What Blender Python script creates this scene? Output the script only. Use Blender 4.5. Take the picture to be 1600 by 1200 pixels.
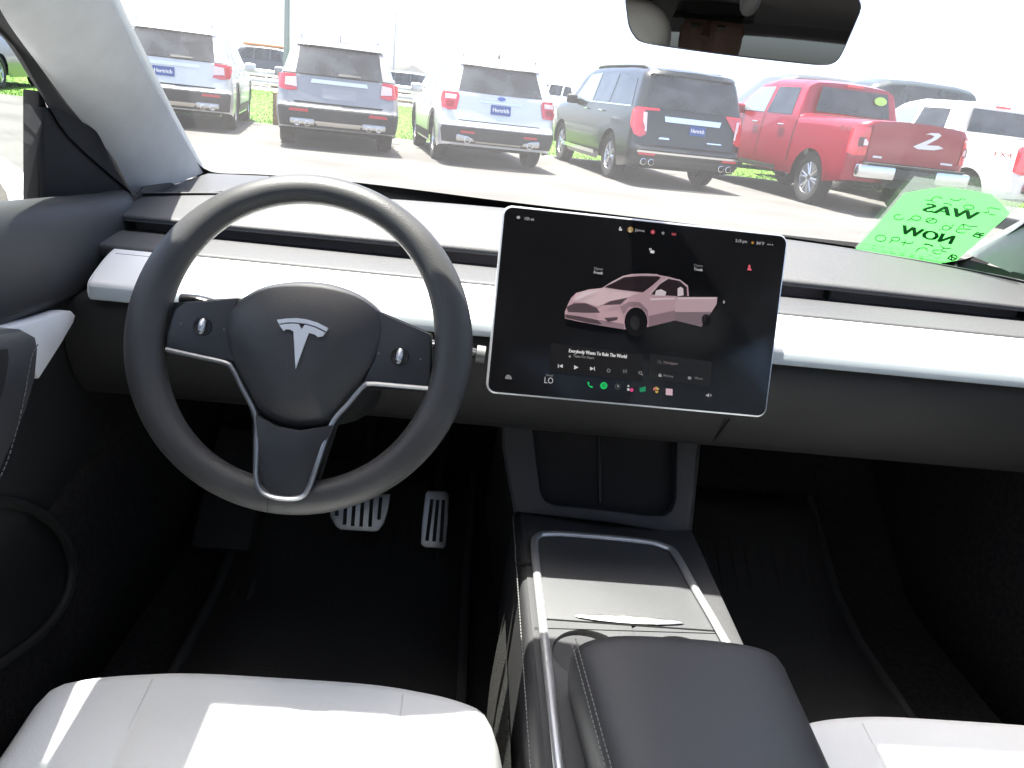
import bpy, bmesh, math, random
import numpy as np
from mathutils import Vector, Matrix
random.seed(7); np.random.seed(7)
sc = bpy.context.scene
for o in list(bpy.data.objects): bpy.data.objects.remove(o)
C = sc.collection
R = math.radians

# ------------------------------------------------------------------ camera
CAM = Vector((-0.2027, -0.8036, 1.2511)); YAW, PIT, ROL, FPX = R(4.282), R(20.19), R(6.671), 1228.5
FW = Vector((math.sin(YAW)*math.cos(PIT), math.cos(YAW)*math.cos(PIT), -math.sin(PIT)))
r0 = Vector((math.cos(YAW), -math.sin(YAW), 0)); u0 = r0.cross(FW)
RT = math.cos(ROL)*r0 + math.sin(ROL)*u0; UP = -math.sin(ROL)*r0 + math.cos(ROL)*u0
cd = bpy.data.cameras.new('camera'); cam = bpy.data.objects.new('camera', cd); C.objects.link(cam)
m = Matrix((RT, UP, -FW)).transposed().to_4x4(); m.translation = CAM; cam.matrix_world = m
cd.sensor_fit = 'HORIZONTAL'; cd.sensor_width = 36; cd.lens = FPX/1600*36; cd.clip_start = .02; cd.clip_end = 3000
sc.camera = cam
sc.render.resolution_x, sc.render.resolution_y = 1024, 768

# ------------------------------------------------------------------ sky, sun, exposure
SUN = Vector((.16, -.13, -1)).normalized()
w = bpy.data.worlds.new('World'); sc.world = w; w.use_nodes = True
nt = w.node_tree; bg = nt.nodes['Background']
sky = nt.nodes.new('ShaderNodeTexSky'); sky.sky_type = 'NISHITA'; sky.sun_disc = False
sky.sun_elevation = math.asin(-SUN.z); sky.sun_rotation = math.atan2(-SUN.x, -SUN.y)
sky.air_density = .5; sky.dust_density = 3.0; sky.ozone_density = 0.3
nt.links.new(sky.outputs[0], bg.inputs[0]); bg.inputs[1].default_value = .15
sl = bpy.data.lights.new('sun', 'SUN'); sl.energy = 4.6; sl.angle = R(.53); sl.color = (1, .96, .9)
so = bpy.data.objects.new('sun', sl); C.objects.link(so); so.rotation_euler = SUN.to_track_quat('-Z', 'Y').to_euler()
sc.view_settings.view_transform = 'Standard'; sc.view_settings.look = 'None'
sc.view_settings.exposure = 2.3; sc.view_settings.gamma = 1
sc.render.engine = 'CYCLES'
sc.cycles.max_bounces = 10; sc.cycles.transparent_max_bounces = 24; sc.cycles.diffuse_bounces = 5

# ------------------------------------------------------------------ pixel -> point helpers (photo is 1600 x 1200)
def ray(px): return FW + RT*((px[0]-800)/FPX) - UP*((px[1]-600)/FPX)
def at(px, ax, v):
    d = ray(px); t = (v-CAM[ax])/d[ax]; return CAM + d*t
def onplane(px, p, n):
    d = ray(px); t = (Vector(p)-CAM).dot(n)/d.dot(n); return CAM + d*t

# ------------------------------------------------------------------ materials
MATS = {}
def mat(name, col, rough=.5, metal=0., spec=.5, bump=0., bscale=200., var=0., vscale=8., coat=0., emit=0., coat_r=.05, sheen=0.):
    if name in MATS: return MATS[name]
    m = bpy.data.materials.new(name); m.use_nodes = True; n = m.node_tree; b = n.nodes['Principled BSDF']
    b.inputs['Base Color'].default_value = (*col, 1); b.inputs['Roughness'].default_value = rough
    b.inputs['Metallic'].default_value = metal; b.inputs['Specular IOR Level'].default_value = spec
    b.inputs['Coat Weight'].default_value = coat; b.inputs['Coat Roughness'].default_value = coat_r
    b.inputs['Sheen Weight'].default_value = sheen
    tc = n.nodes.new('ShaderNodeTexCoord')
    if emit:
        b.inputs['Emission Color'].default_value = (*col, 1); b.inputs['Emission Strength'].default_value = emit
    if var:
        t = n.nodes.new('ShaderNodeTexNoise'); t.inputs['Scale'].default_value = vscale; t.inputs['Detail'].default_value = 6
        n.links.new(tc.outputs['Object'], t.inputs['Vector'])
        mx = n.nodes.new('ShaderNodeMix'); mx.data_type = 'RGBA'
        mx.inputs[6].default_value = tuple(max(0, c*(1-var)) for c in col)+(1,); mx.inputs[7].default_value = tuple(min(1, c*(1+var)) for c in col)+(1,)
        rp = n.nodes.new('ShaderNodeMapRange'); rp.inputs[1].default_value = .3; rp.inputs[2].default_value = .7
        n.links.new(t.outputs[0], rp.inputs[0]); n.links.new(rp.outputs[0], mx.inputs[0]); n.links.new(mx.outputs[2], b.inputs['Base Color'])
        rr = n.nodes.new('ShaderNodeMapRange'); rr.inputs[1].default_value = .3; rr.inputs[2].default_value = .7
        rr.inputs[3].default_value = max(.02, rough-.07); rr.inputs[4].default_value = min(1, rough+.07)
        n.links.new(t.outputs[0], rr.inputs[0]); n.links.new(rr.outputs[0], b.inputs['Roughness'])
    if bump:
        t = n.nodes.new('ShaderNodeTexVoronoi'); t.inputs['Scale'].default_value = bscale
        n.links.new(tc.outputs['Object'], t.inputs['Vector'])
        bp = n.nodes.new('ShaderNodeBump'); bp.inputs['Strength'].default_value = bump; bp.inputs['Distance'].default_value = .002
        n.links.new(t.outputs['Distance'], bp.inputs['Height']); n.links.new(bp.outputs[0], b.inputs['Normal'])
    MATS[name] = m; return m

def glass(name, tint, refl=.05, dust=0., rough=.0, solid=1.0, ior=1.45, body=(.02,.02,.02)):
    """thin sheet: transparent tint + Fresnel mirror + thin dust film; solid < 1 mixes a dark body in"""
    m = bpy.data.materials.new(name); m.use_nodes = True; n = m.node_tree
    for x in list(n.nodes): n.nodes.remove(x)
    out = n.nodes.new('ShaderNodeOutputMaterial'); tr = n.nodes.new('ShaderNodeBsdfTransparent'); tr.inputs[0].default_value = (*tint, 1)
    gl = n.nodes.new('ShaderNodeBsdfGlossy'); gl.inputs['Roughness'].default_value = rough
    lw = n.nodes.new('ShaderNodeLayerWeight'); lw.inputs[0].default_value = .5                    # Schlick, same from both sides
    pw = n.nodes.new('ShaderNodeMath'); pw.operation = 'POWER'; pw.inputs[1].default_value = 5; n.links.new(lw.outputs['Facing'], pw.inputs[0])
    fr = n.nodes.new('ShaderNodeMath'); fr.operation = 'MULTIPLY_ADD'; fr.inputs[1].default_value = .92-refl; fr.inputs[2].default_value = refl; n.links.new(pw.outputs[0], fr.inputs[0])
    mx = n.nodes.new('ShaderNodeMixShader'); n.links.new(fr.outputs[0], mx.inputs[0])
    cur = tr.outputs[0]
    if dust:
        df = n.nodes.new('ShaderNodeBsdfDiffuse'); df.inputs[0].default_value = (.9, .9, .88, 1)
        tl = n.nodes.new('ShaderNodeBsdfTranslucent'); tl.inputs[0].default_value = (.9, .9, .88, 1)
        ad = n.nodes.new('ShaderNodeMixShader'); ad.inputs[0].default_value = .6
        n.links.new(df.outputs[0], ad.inputs[1]); n.links.new(tl.outputs[0], ad.inputs[2])
        dm = n.nodes.new('ShaderNodeMixShader')
        tc = n.nodes.new('ShaderNodeTexCoord'); ns = n.nodes.new('ShaderNodeTexNoise'); ns.inputs['Scale'].default_value = 3; ns.inputs['Detail'].default_value = 8
        n.links.new(tc.outputs['Object'], ns.inputs['Vector'])
        mr = n.nodes.new('ShaderNodeMapRange'); mr.inputs[1].default_value = .3; mr.inputs[2].default_value = .7; mr.inputs[3].default_value = dust*.7; mr.inputs[4].default_value = dust*1.3
        n.links.new(ns.outputs[0], mr.inputs[0]); n.links.new(mr.outputs[0], dm.inputs[0])
        n.links.new(cur, dm.inputs[1]); n.links.new(ad.outputs[0], dm.inputs[2]); cur = dm.outputs[0]
    n.links.new(cur, mx.inputs[1]); n.links.new(gl.outputs[0], mx.inputs[2]); n.links.new(mx.outputs[0], out.inputs[0])
    MATS[name] = m; return m

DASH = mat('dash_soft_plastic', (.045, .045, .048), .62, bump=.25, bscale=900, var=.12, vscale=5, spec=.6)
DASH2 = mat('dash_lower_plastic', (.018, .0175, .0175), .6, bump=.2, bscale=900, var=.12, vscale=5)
PAD = mat('top_pad_vinyl', (.047, .047, .05), .6, bump=.25, bscale=700, var=.08, vscale=4, spec=.7)
BLACK = mat('black_plastic', (.018, .018, .018), .5, bump=.15, bscale=700, var=.15)
CARPET = mat('black_carpet', (.036, .034, .033), .95, bump=.8, bscale=420, var=.35, vscale=120, spec=.1)
CARPETG = mat('grey_carpet', (.05, .05, .048), .95, bump=.9, bscale=500, var=.5, vscale=300, spec=.1)
RUBBER = mat('mat_rubber', (.045, .043, .042), .75, bump=.3, bscale=300, var=.15)
LEATH = mat('black_leather', (.056, .056, .058), .45, bump=.1, bscale=900, var=.1, vscale=14)
RIML = mat('wheel_leather', (.052, .051, .051), .48, bump=.14, bscale=800, var=.12, vscale=16, spec=.5)
HUBM = mat('airbag_vinyl', (.042, .042, .043), .5, bump=.12, bscale=700, var=.08)
WHITE = mat('white_trim', (.78, .78, .77), .38, var=.02)
WSEAT = mat('white_seat_leather', (.87, .88, .88), .5, bump=.15, bscale=420, var=.03, vscale=6)
FABRIC = mat('grey_headliner_fabric', (.52, .53, .53), .9, bump=.4, bscale=1500, var=.05, vscale=30, spec=.2)
DARKF = mat('dark_headliner', (.05, .045, .043), .9, var=.1)
SILVER = mat('satin_silver', (.74, .75, .77), .36, metal=.75)
BRUSH = mat('brushed_pedal_metal', (.62, .62, .61), .38, metal=1., var=.12, vscale=60)
CHROME = mat('chrome', (.8, .8, .8), .12, metal=1.)
GLOSSB = mat('screen_glass', (.006, .006, .007), .09, spec=.5, var=.2, vscale=7)
STITCH = mat('grey_thread', (.2, .2, .195), .8)
MIRR = mat('mirror_glass', (.62, .6, .58), .015, metal=1.)
GAP = mat('shut_line_black', (.003, .003, .003), .9)
WSG = glass('windshield_glass', (.93, .96, .94), dust=.031)
SIDEG = glass('side_glass', (.8, .86, .82), dust=.008)
ROOFG = glass('roof_glass', (.42, .44, .43))

# ------------------------------------------------------------------ mesh helpers
XC = .035                         # the car's centre plane
OFF = {}
class MB:
    def __init__(s): s.v = []; s.f = []
    def add(s, vs, fs):
        k = len(s.v); s.v += [Vector(v) for v in vs]; s.f += [tuple(i+k for i in f) for f in fs]; return s
    def box(s, c, size, M=None, bev=0, seg=2):
        b = bmesh.new(); bmesh.ops.create_cube(b, size=1)
        for v in b.verts: v.co = Vector((v.co.x*size[0], v.co.y*size[1], v.co.z*size[2]))
        if bev: bmesh.ops.bevel(b, geom=list(b.edges), offset=bev, segments=seg, profile=.5, affect='EDGES')
        b.verts.index_update(); M = M or Matrix.Identity(3)
        s.add([M @ v.co + Vector(c) for v in b.verts], [[v.index for v in f.verts] for f in b.faces]); b.free(); return s
    def grid(s, fn, nu, nv, closeu=False):
        k = len(s.v); cols = nu if closeu else nu+1
        for i in range(cols):
            for j in range(nv+1): s.v.append(Vector(fn(i/nu, j/nv)))
        for i in range(nu):
            for j in range(nv):
                a = k+i*(nv+1)+j; b = k+((i+1) % cols)*(nv+1)+j
                s.f.append((a, b, b+1, a+1))
        return s
    def tube(s, pts, r, n=10, close=False, cap=True, rz=None, upv=(0, 0, 1)):
        """r may be a list; rz: second radius factor"""
        pts = [Vector(p) for p in pts]; N = len(pts); k = len(s.v)
        for i, p in enumerate(pts):
            a = pts[i-1] if (i > 0 or close) else p; b = pts[(i+1) % N] if (i < N-1 or close) else p
            t = (b-a).normalized(); x = t.cross(Vector(upv))
            if x.length < 1e-4: x = t.cross(Vector((1, 0, 0)))
            x.normalize(); y = x.cross(t); rr = r[i] if isinstance(r, (list, tuple)) else r
            for j in range(n):
                q = 2*math.pi*j/n; s.v.append(p + x*(rr*math.cos(q)) + y*(rr*(rz or 1)*math.sin(q)))
        M = N if close else N-1
        for i in range(M):
            for j in range(n):
                a = k+i*n+j; b = k+((i+1) % N)*n+j; a2 = k+i*n+(j+1) % n; b2 = k+((i+1) % N)*n+(j+1) % n
                s.f.append((a, a2, b2, b))
        if cap and not close:
            s.f.append(tuple(k+j for j in range(n))[::-1]); s.f.append(tuple(k+(N-1)*n+j for j in range(n)))
        return s
    def prism(s, poly, d, bev=0):
        """poly: coplanar 3D points, d: extrusion vector"""
        n = len(poly); P = [Vector(p) for p in poly]; D = Vector(d)
        b = bmesh.new(); vs = [b.verts.new(p) for p in P]; f = b.faces.new(vs)
        top = bmesh.ops.extrude_face_region(b, geom=[f])
        for v in top['geom']:
            if isinstance(v, bmesh.types.BMVert): v.co += D
        bmesh.ops.recalc_face_normals(b, faces=b.faces)
        if bev:
            es = [e for e in b.edges if not (e.is_boundary) and e.calc_face_angle(0) > .6 and abs((e.verts[0].co-e.verts[1].co).normalized().dot(D.normalized())) < .5]
            bmesh.ops.bevel(b, geom=es, offset=bev, segments=2, profile=.5, affect='EDGES', clamp_overlap=True)
        bmesh.ops.triangulate(b, faces=[f for f in b.faces if len(f.verts) > 4])
        b.verts.index_update()
        s.add([v.co.copy() for v in b.verts], [[v.index for v in f.verts] for f in b.faces]); b.free(); return s
    def flat(s, poly):
        b = bmesh.new(); f = b.faces.new([b.verts.new(Vector(p)) for p in poly]); bmesh.ops.triangulate(b, faces=[f]); b.verts.index_update()
        s.add([v.co.copy() for v in b.verts], [[v.index for v in f.verts] for f in b.faces]); b.free(); return s
    def disc(s, c, rx, ux, uy, n=24, ry=None):
        c = Vector(c); ry = ry or rx
        s.add([c+ux*(rx*math.cos(2*math.pi*i/n))+uy*(ry*math.sin(2*math.pi*i/n)) for i in range(n)], [tuple(range(n))]); return s
    def lathe(s, prof, c, ax, n=28):
        ax = Vector(ax).normalized(); x = ax.orthogonal().normalized(); y = ax.cross(x); c = Vector(c)
        return s.grid(lambda u, v: c + ax*prof[round(v*(len(prof)-1))][1] + (x*math.cos(2*math.pi*u)+y*math.sin(2*math.pi*u))*prof[round(v*(len(prof)-1))][0], n, len(prof)-1, True)
    def mirror(s):
        s.v = [Vector((2*XC-v.x, v.y, v.z)) for v in s.v]; s.f = [f[::-1] for f in s.f]; return s

def link(name, me, parent):
    o = bpy.data.objects.new(name, me); C.objects.link(o)
    if parent: o.parent = parent
    return o
def thing(name, label, cat, loc=(0, 0, 0), group=None, rot=0):
    o = bpy.data.objects.new(name, None); C.objects.link(o); o.location = loc; o.empty_display_size = .05
    o.rotation_euler = (0, 0, rot); o['label'] = label; o['category'] = cat
    if group: o['group'] = group
    OFF[o] = Vector(loc); return o
def part(name, mb, m, parent, smooth=True, ang=40, bevel=0, label=None, kind=None, solid=0, subd=0):
    off = OFF.get(parent, Vector((0, 0, 0)))
    me = bpy.data.meshes.new(name); me.from_pydata([tuple(v-off) for v in mb.v], [], mb.f); me.validate()
    if smooth:
        me.polygons.foreach_set('use_smooth', [True]*len(me.polygons))
    b = bmesh.new(); b.from_mesh(me); bmesh.ops.remove_doubles(b, verts=b.verts, dist=1e-5); bmesh.ops.recalc_face_normals(b, faces=b.faces); b.to_mesh(me); b.free()
    if smooth: me.set_sharp_from_angle(angle=R(ang))
    if m is not None: me.materials.append(m)
    o = link(name, me, parent); OFF[o] = off
    if bevel:
        bv = o.modifiers.new('bevel', 'BEVEL'); bv.width = bevel; bv.segments = 3; bv.limit_method = 'ANGLE'; bv.angle_limit = R(35)
    if solid:
        sd = o.modifiers.new('solid', 'SOLIDIFY'); sd.thickness = solid; sd.offset = -1
    if subd:
        sb = o.modifiers.new('sub', 'SUBSURF'); sb.levels = subd; sb.render_levels = subd
    if label: o['label'] = label
    if kind: o['kind'] = kind
    return o
def single(name, mb, m, label, cat, group=None, **k):
    o = part(name, mb, m, None, **k); o['label'] = label; o['category'] = cat
    if group: o['group'] = group
    return o
def struct(name, mb, m, **k):
    o = part(name, mb, m, None, **k); o['kind'] = 'structure'; o['label'] = k.get('label') or name.replace('_', ' '); return o

_tc = {}
def text2d(s):
    """glyph outlines as 2D triangles, height of capitals about .7, starts at x=0"""
    if s in _tc: return _tc[s]
    cu = bpy.data.curves.new('t', 'FONT'); cu.body = s; cu.resolution_u = 2; cu.fill_mode = 'FRONT'
    o = bpy.data.objects.new('t', cu); C.objects.link(o)
    bpy.context.view_layer.update()
    me = bpy.data.meshes.new_from_object(o.evaluated_get(bpy.context.evaluated_depsgraph_get()))
    r = ([(v.co.x, v.co.y) for v in me.vertices], [tuple(p.vertices) for p in me.polygons])
    bpy.data.objects.remove(o); bpy.data.curves.remove(cu); bpy.data.meshes.remove(me); _tc[s] = r; return r
def text(mb, s, fn, width=None, height=None, bold=0):
    """fn maps (u in 0..1 along the width, v in cap heights) to a point"""
    vs, fs = text2d(s); mx = max(x for x, y in vs); mn = min(x for x, y in vs)
    for dx in ((0, bold, -bold) if bold else (0,)):
        mb.add([fn((x-mn)/(mx-mn)+dx, y/.69) for x, y in vs], fs)
    return mb
def lerp(a, b, t): return a+(b-a)*t
def interp(xs, ys, x): return float(np.interp(x, xs, ys))
def smoothpath(pts, n=6, close=False):
    P = [Vector(p) for p in pts]; out = []; N = len(P)
    for i in range(N if close else N-1):
        p0 = P[i-1] if (i or close) else P[0]; p1 = P[i]; p2 = P[(i+1) % N]; p3 = P[(i+2) % N] if (i+2 < N or close) else P[-1]
        for k in range(n):
            t = k/n
            out.append(.5*((2*p1)+(-p0+p2)*t+(2*p0-5*p1+4*p2-p3)*t*t+(-p0+3*p1-3*p2+p3)*t**3))
    if not close: out.append(P[-1])
    return out
def along(path, step):
    """points and tangents every step metres"""
    out = []; d = 0; nxt = 0
    for a, b in zip(path[:-1], path[1:]):
        L = (b-a).length
        while nxt <= d+L and L > 0:
            out.append((a.lerp(b, (nxt-d)/L), (b-a).normalized())); nxt += step
        d += L
    return out
def stitches(path, step=.0062, l=.0042, r=.0006, n=5):
    mb = MB()
    for p, t in along(path, step): mb.tube([p-t*l/2, p+t*l/2], r, n=n)
    return mb


# =================================================================== THE CAR WE SIT IN
# ---- windshield surface
WT = math.tan(R(27.6))
def ws_y(x, z): return .835 - .135*((x-XC)/.75)**2 - (z-1.045)/WT*(1+.0*(z-1.045))
def ws(px, inset=0.):
    d = ray(px); lo, hi = .2, 3.
    f = lambda t: (CAM.y+d.y*t) - ws_y(CAM.x+d.x*t, CAM.z+d.z*t)
    for _ in range(50):
        mid = (lo+hi)/2
        if f(mid) > 0: hi = mid
        else: lo = mid
    p = CAM + d*lo
    return p + Vector((0, -math.sin(R(27.6)), -math.cos(R(27.6))))*inset

cab = thing('car_cabin', 'white car body shell around the cabin with pale grey pillar trim and clear windshield', 'car body', (XC, -.6, .18))
ZT = 1.45                                        # header height
mb = MB().grid(lambda u, v: (lambda x, z: (x, ws_y(x, z), z))(XC + (u*2-1)*lerp(.80, .64, v), lerp(1.015, ZT, v)), 24, 12)
part('windshield', mb, WSG, cab)
# black ceramic band round the bottom of the windshield
path = [(300, 238), (309, 252), (322, 262), (345, 268), (420, 271), (560, 283), (787, 312), (1000, 338), (1200, 364), (1340, 384), (1440, 399), (1480, 405), (1510, 402), (1545, 384), (1600, 346), (1640, 315)]
P = smoothpath([(a, b, 0) for a, b in path], 6)
def band(u, v):
    q = P[round(u*(len(P)-1))]; k = min(len(P)-2, round(u*(len(P)-1))); t = (P[k+1]-P[k]).normalized(); nrm = Vector((-t.y, t.x, 0))
    q = q + nrm*(v*lerp(7, 22, v > .5)); return ws((q.x, q.y), .003)
part('frit_band', MB().grid(band, len(P)-1, 2), mat('frit_black', (.004, .004, .004), .4), cab)

# ---- A-pillar trims (left one from the photo, right one mirrored)
inn = [at((322, 268), 1, .70), at((290, 208), 1, .57), at((260, 150), 1, .46), at((224, 75), 1, .35), at((188, 0), 1, .255), Vector((-.632, .17, 1.375)), Vector((-.615, .10, 1.425))]
out = [at((207, 306), 1, .49), at((176, 245), 1, .425), at((128, 190), 1, .36), at((63, 105), 1, .235), at((2, 18), 1, .125), Vector((-.69, .05, 1.325)), Vector((-.68, -.04, 1.37))]
inn = smoothpath(inn, 5); out = smoothpath(out, 5)
def pil(u, v):
    k = round(u*(len(inn)-1)); a, b = inn[k], out[k]; p = a.lerp(b, v)
    nrm = Vector((.62, -.7, .15)).normalized(); return p + nrm*(.022*math.sin(math.pi*v)**.7)
mbp = MB().grid(pil, len(inn)-1, 10)
mbe = MB().grid(lambda u, v: inn[round(u*(len(inn)-1))] + Vector((-.03, .03, -.005))*v, len(inn)-1, 1)      # turned edge behind
mbp.v += []; mbp.add(mbe.v, mbe.f)
part('pillar_trim', mbp, FABRIC, cab)
mb2 = MB(); mb2.add(mbp.v, mbp.f); part('pillar_trim', mb2.mirror(), FABRIC, cab)
# dark rubber seal / door frame seen under the left pillar trim
for s in (0, 1):
    fo = [at((205, 300), 0, -.738), at((110, 215), 0, -.738), at((62, 138), 0, -.738), at((-3, 46), 0, -.73), Vector((-.715, -.1, 1.330)), Vector((-.712, -.5, 1.355)), Vector((-.712, -1.2, 1.355))]
    fi = [out[0], out[10], out[15], out[20], out[25]+Vector((-.01, 0, -.01)), Vector((-.66, -.5, 1.43)), Vector((-.66, -1.2, 1.43))]
    fo = smoothpath(fo, 4); fi = smoothpath(fi, 4)
    mb = MB().grid(lambda u, v: fi[round(u*(len(fi)-1))].lerp(fo[round(u*(len(fi)-1))], v) + Vector((-.012*math.sin(v*3.1), 0, 0)), len(fi)-1, 4)
    if s: mb.mirror()
    part('door_seal', mb, mat('seal_rubber', (.035, .035, .035), .8, spec=.2), cab)
# ---- roof: header, side rails, glass panel, rear
mb = MB().grid(lambda u, v: (lerp(-.62, .69, u), lerp(.07, .0, v), lerp(1.448, 1.475, v)-.012*(2*u-1)**2), 16, 4); part('header_trim', mb, FABRIC, cab, solid=.02)
for s in (0, 1):
    mb = MB().grid(lambda u, v: (lerp(-.69, -.575, v), lerp(.13, -2.2, u), lerp(1.385, 1.45, v**.6)), 16, 5)
    if s: mb.mirror()
    part('roof_rail_trim', mb, FABRIC, cab, solid=.025)
mb = MB().grid(lambda u, v: (lerp(-.58, .65, u), lerp(.005, -1.75, v), 1.487-.02*(2*u-1)**2+.02*math.sin(3*v)), 10, 10); part('roof_glass', mb, ROOFG, cab)
part('overhead_console_blocker', MB().box((-.03, -.12, 1.455), (.42, .30, .03), bev=.012), DARKF, cab)  # out-of-view console, made oversized so that it shades the armrest
part('added_roof_blocker', MB().grid(lambda u, v: (lerp(-.57, .64, u), lerp(-.55, -1.75, v), 1.462-.02*(2*u-1)**2), 8, 8), mat('added_blocker_mesh', (.06, .05, .047), .9, var=.1), cab, solid=.004)  # added opaque sheet, keeps the mirror view and the cabin dark
mb = MB().grid(lambda u, v: (lerp(-.66, .73, u), lerp(-1.70, -2.05, v), 1.49-.03*(2*u-1)**2-.04*v), 10, 4); part('rear_header_trim', mb, DARKF, cab, solid=.02)
mb = MB().grid(lambda u, v: (lerp(-.62, .69, u), lerp(-2.02, -2.62, v), lerp(1.43, 1.08, v)), 6, 4); part('rear_window', mb, glass('rear_tinted_glass', (.25, .27, .26)), cab)
for s in (0, 1):
    mb = MB().grid(lambda u, v: (lerp(-.62, -.74, v**.6), lerp(-2.0, -2.62, u)-.1*v, lerp(lerp(1.44, 1.09, u), .95, v)), 6, 6)
    if s: mb.mirror()
    part('rear_quarter_trim', mb, FABRIC, cab)
    mb = MB().grid(lambda u, v: (lerp(-.655, -.73, v), lerp(-.86, -1.02, u)-.08*(1-v), lerp(1.43, .55, v)), 3, 6)
    if s: mb.mirror()
    part('centre_pillar_trim', mb, FABRIC, cab, solid=.03)
    mb = MB().grid(lambda u, v: (-.745+.01*math.sin(3*v), lerp(-1.0, -2.65, u), lerp(1.13, .35, v)), 6, 6)
    if s: mb.mirror()
    part('rear_door_trim', mb, DASH2, cab, solid=.03)
    mb = MB().grid(lambda u, v: (lerp(-.735, -.67, v), lerp(-1.0, -2.1, u), lerp(1.12, 1.41, v)), 6, 3)
    if s: mb.mirror()
    part('rear_side_glass', mb, SIDEG, cab)
part('hatch_trim', MB().box((XC, -2.68, .72), (1.4, .06, .74), bev=.02), DASH2, cab)
# ---- floor, toe board, tunnel walls, bulkhead
fl = [(-1.8, .40), (-.95, .34), (-.3, .335), (.42, .335), (.62, .40), (.86, .62), (.95, .95), (.95, 1.02)]
fp = smoothpath([(0, y, z) for y, z in fl], 4)
part('floor_carpet', MB().grid(lambda u, v: (lerp(-.745, .815, u), fp[round(v*(len(fp)-1))].y, fp[round(v*(len(fp)-1))].z), 4, len(fp)-1), CARPET, cab)
part('boot_floor', MB().box((XC, -2.25, .55), (1.45, .95, .3), bev=.01), CARPET, cab)
part('footrest', MB().box((-.62, .60, .46), (.11, .03, .25), Matrix.Rotation(R(-48), 3, 'X'), bev=.008), RUBBER, cab)
for s in (0, 1):
    mb = MB().grid(lambda u, v: (lerp(-.745, -.70, max(0, u-.55)/.45), lerp(-1.9, .97, u), lerp(.30, 1.02, v)), 12, 4)
    if s: mb.mirror()
    part('kick_panel', mb, CARPET, cab, solid=.01)
# outside skin: bonnet, cowl, wings, lower sides
WPAINT = mat('white_car_paint', (.8, .8, .8), .3, coat=.8)
part('bonnet', MB().grid(lambda u, v: (XC+(2*u-1)*lerp(.74, .62, v**2), lerp(.98, 1.95, v)-.12*(2*u-1)**2*v, lerp(.975, .74, v**1.6)-.05*(2*u-1)**2), 14, 12), WPAINT, cab, solid=.01)
part('cowl_panel', MB().grid(lambda u, v: (XC+(2*u-1)*.74, lerp(.86, 1.0, v)-.13*(2*u-1)**2, lerp(.99, .965, v)-.03*(2*u-1)**2), 12, 2), BLACK, cab, solid=.01)
for s in (0, 1):
    mb = MB().grid(lambda u, v: (lerp(-.72, -.90, math.sin(v*1.57))+.1*(u**3), lerp(.75, 1.95, u), lerp(.95-.2*u**2, .62, v)), 10, 8)
    if s: mb.mirror()
    part('front_wing', mb, WPAINT, cab, solid=.01)
    mb = MB().grid(lambda u, v: (-.80-.11*math.sin(v*3.14)**.5, lerp(.75, -2.6, u), lerp(1.0, .25, v)), 10, 8)
    if s: mb.mirror()
    part('body_side', mb, WPAINT, cab, solid=.01)

# ---- dashboard ---------------------------------------------------------------------------------------------
dash = thing('dashboard', 'wide black and white dashboard with a white trim board below a long air slot', 'dashboard', (XC, .45, .72))
XL, XR = -.715, .785
def sweep(prof, x0=XL, x1=XR, n=20, bow=None):
    pr = prof
    return MB().grid(lambda u, v: (lerp(x0, x1, u), pr[round(v*(len(pr)-1))][0] + (bow(lerp(x0, x1, u), round(v*(len(pr)-1))) if bow else 0), pr[round(v*(len(pr)-1))][1]), n, len(pr)-1)
def rnd(pts, n=5): return [(p.y, p.z) for p in smoothpath([(0, a, b) for a, b in pts], n)]
bowf = lambda x, k: -.135*((x-XC)/.75)**2 * min(1, max(0, (k)/12))
# shelf from the ridge to the glass
shelf = rnd([(.455, 1.074), (.47, 1.0795), (.55, 1.064), (.68, 1.044), (.82, 1.026), (.90, 1.005)], 4)
part('dash_shelf', MB().grid(lambda u, v: (lerp(XL, XR, u), shelf[round(v*(len(shelf)-1))][0]-.135*((lerp(XL, XR, u)-XC)/.75)**2*v, shelf[round(v*(len(shelf)-1))][1]-lerp(.034, .010, v)*abs((lerp(XL, XR, u)-XC)/.72)**2.6), 30, len(shelf)-1), DASH, dash)
def sag(x): return .012*abs((x-XC)/.75)**3
pad = rnd([(.460, 1.070), (.455, 1.0785), (.44, 1.0775), (.40, 1.062), (.355, 1.045), (.338, 1.037), (.335, 1.030), (.345, 1.026), (.43, 1.030)], 5)
mb = sweep(pad); mb.v = [Vector((v.x, v.y, v.z-lerp(.004, .034, min(1, max(0, (v.z-1.035)/.0435)))*abs((v.x-XC)/.72)**2.6)) for v in mb.v]; part('top_pad', mb, PAD, dash)
# slot (air outlet) and its vanes
part('air_outlet', sweep([(.372, 1.034), (.374, 1.005), (.325, 1.0065)], -.69, .76), mat('outlet_plastic', (.15, .13, .13), .6), dash)
for i in range(5):
    x = lerp(-.60, .67, i/4); part('outlet_vane', MB().box((x, .362, 1.018), (.003, .02, .022)), BLACK, dash)
low = rnd([(.34, 1.0065), (.325, 1.0115), (.30, 1.0105), (.262, 1.0065), (.252, 1.003), (.252, .99)], 4)
part('lower_pad', sweep(low, -.70, .77), PAD, dash)
trim = rnd([(.2525, .990), (.2515, 1.0005), (.243, 1.0015), (.215, .9945), (.186, .984), (.172, .9775), (.168, .9735)], 4) + [(.1672, .971)]
part('white_trim_board', sweep(trim, -.665, .735), WHITE, dash)
lip = [(.1672, .9715), (.166, .970), (.165, .957), (.167, .9545), (.175, .9535), (.21, .9535), (.22, .97)]
part('trim_edge_strip', sweep(lip, -.665, .735), mat('shade_toned_edge', (.42, .46, .48), .35), dash)  # lip toned grey-blue, its shade is put into the colour
part('trim_groove', sweep([(.2345, .99975), (.2315, .99895)], -.66, .73), GAP, dash)
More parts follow.
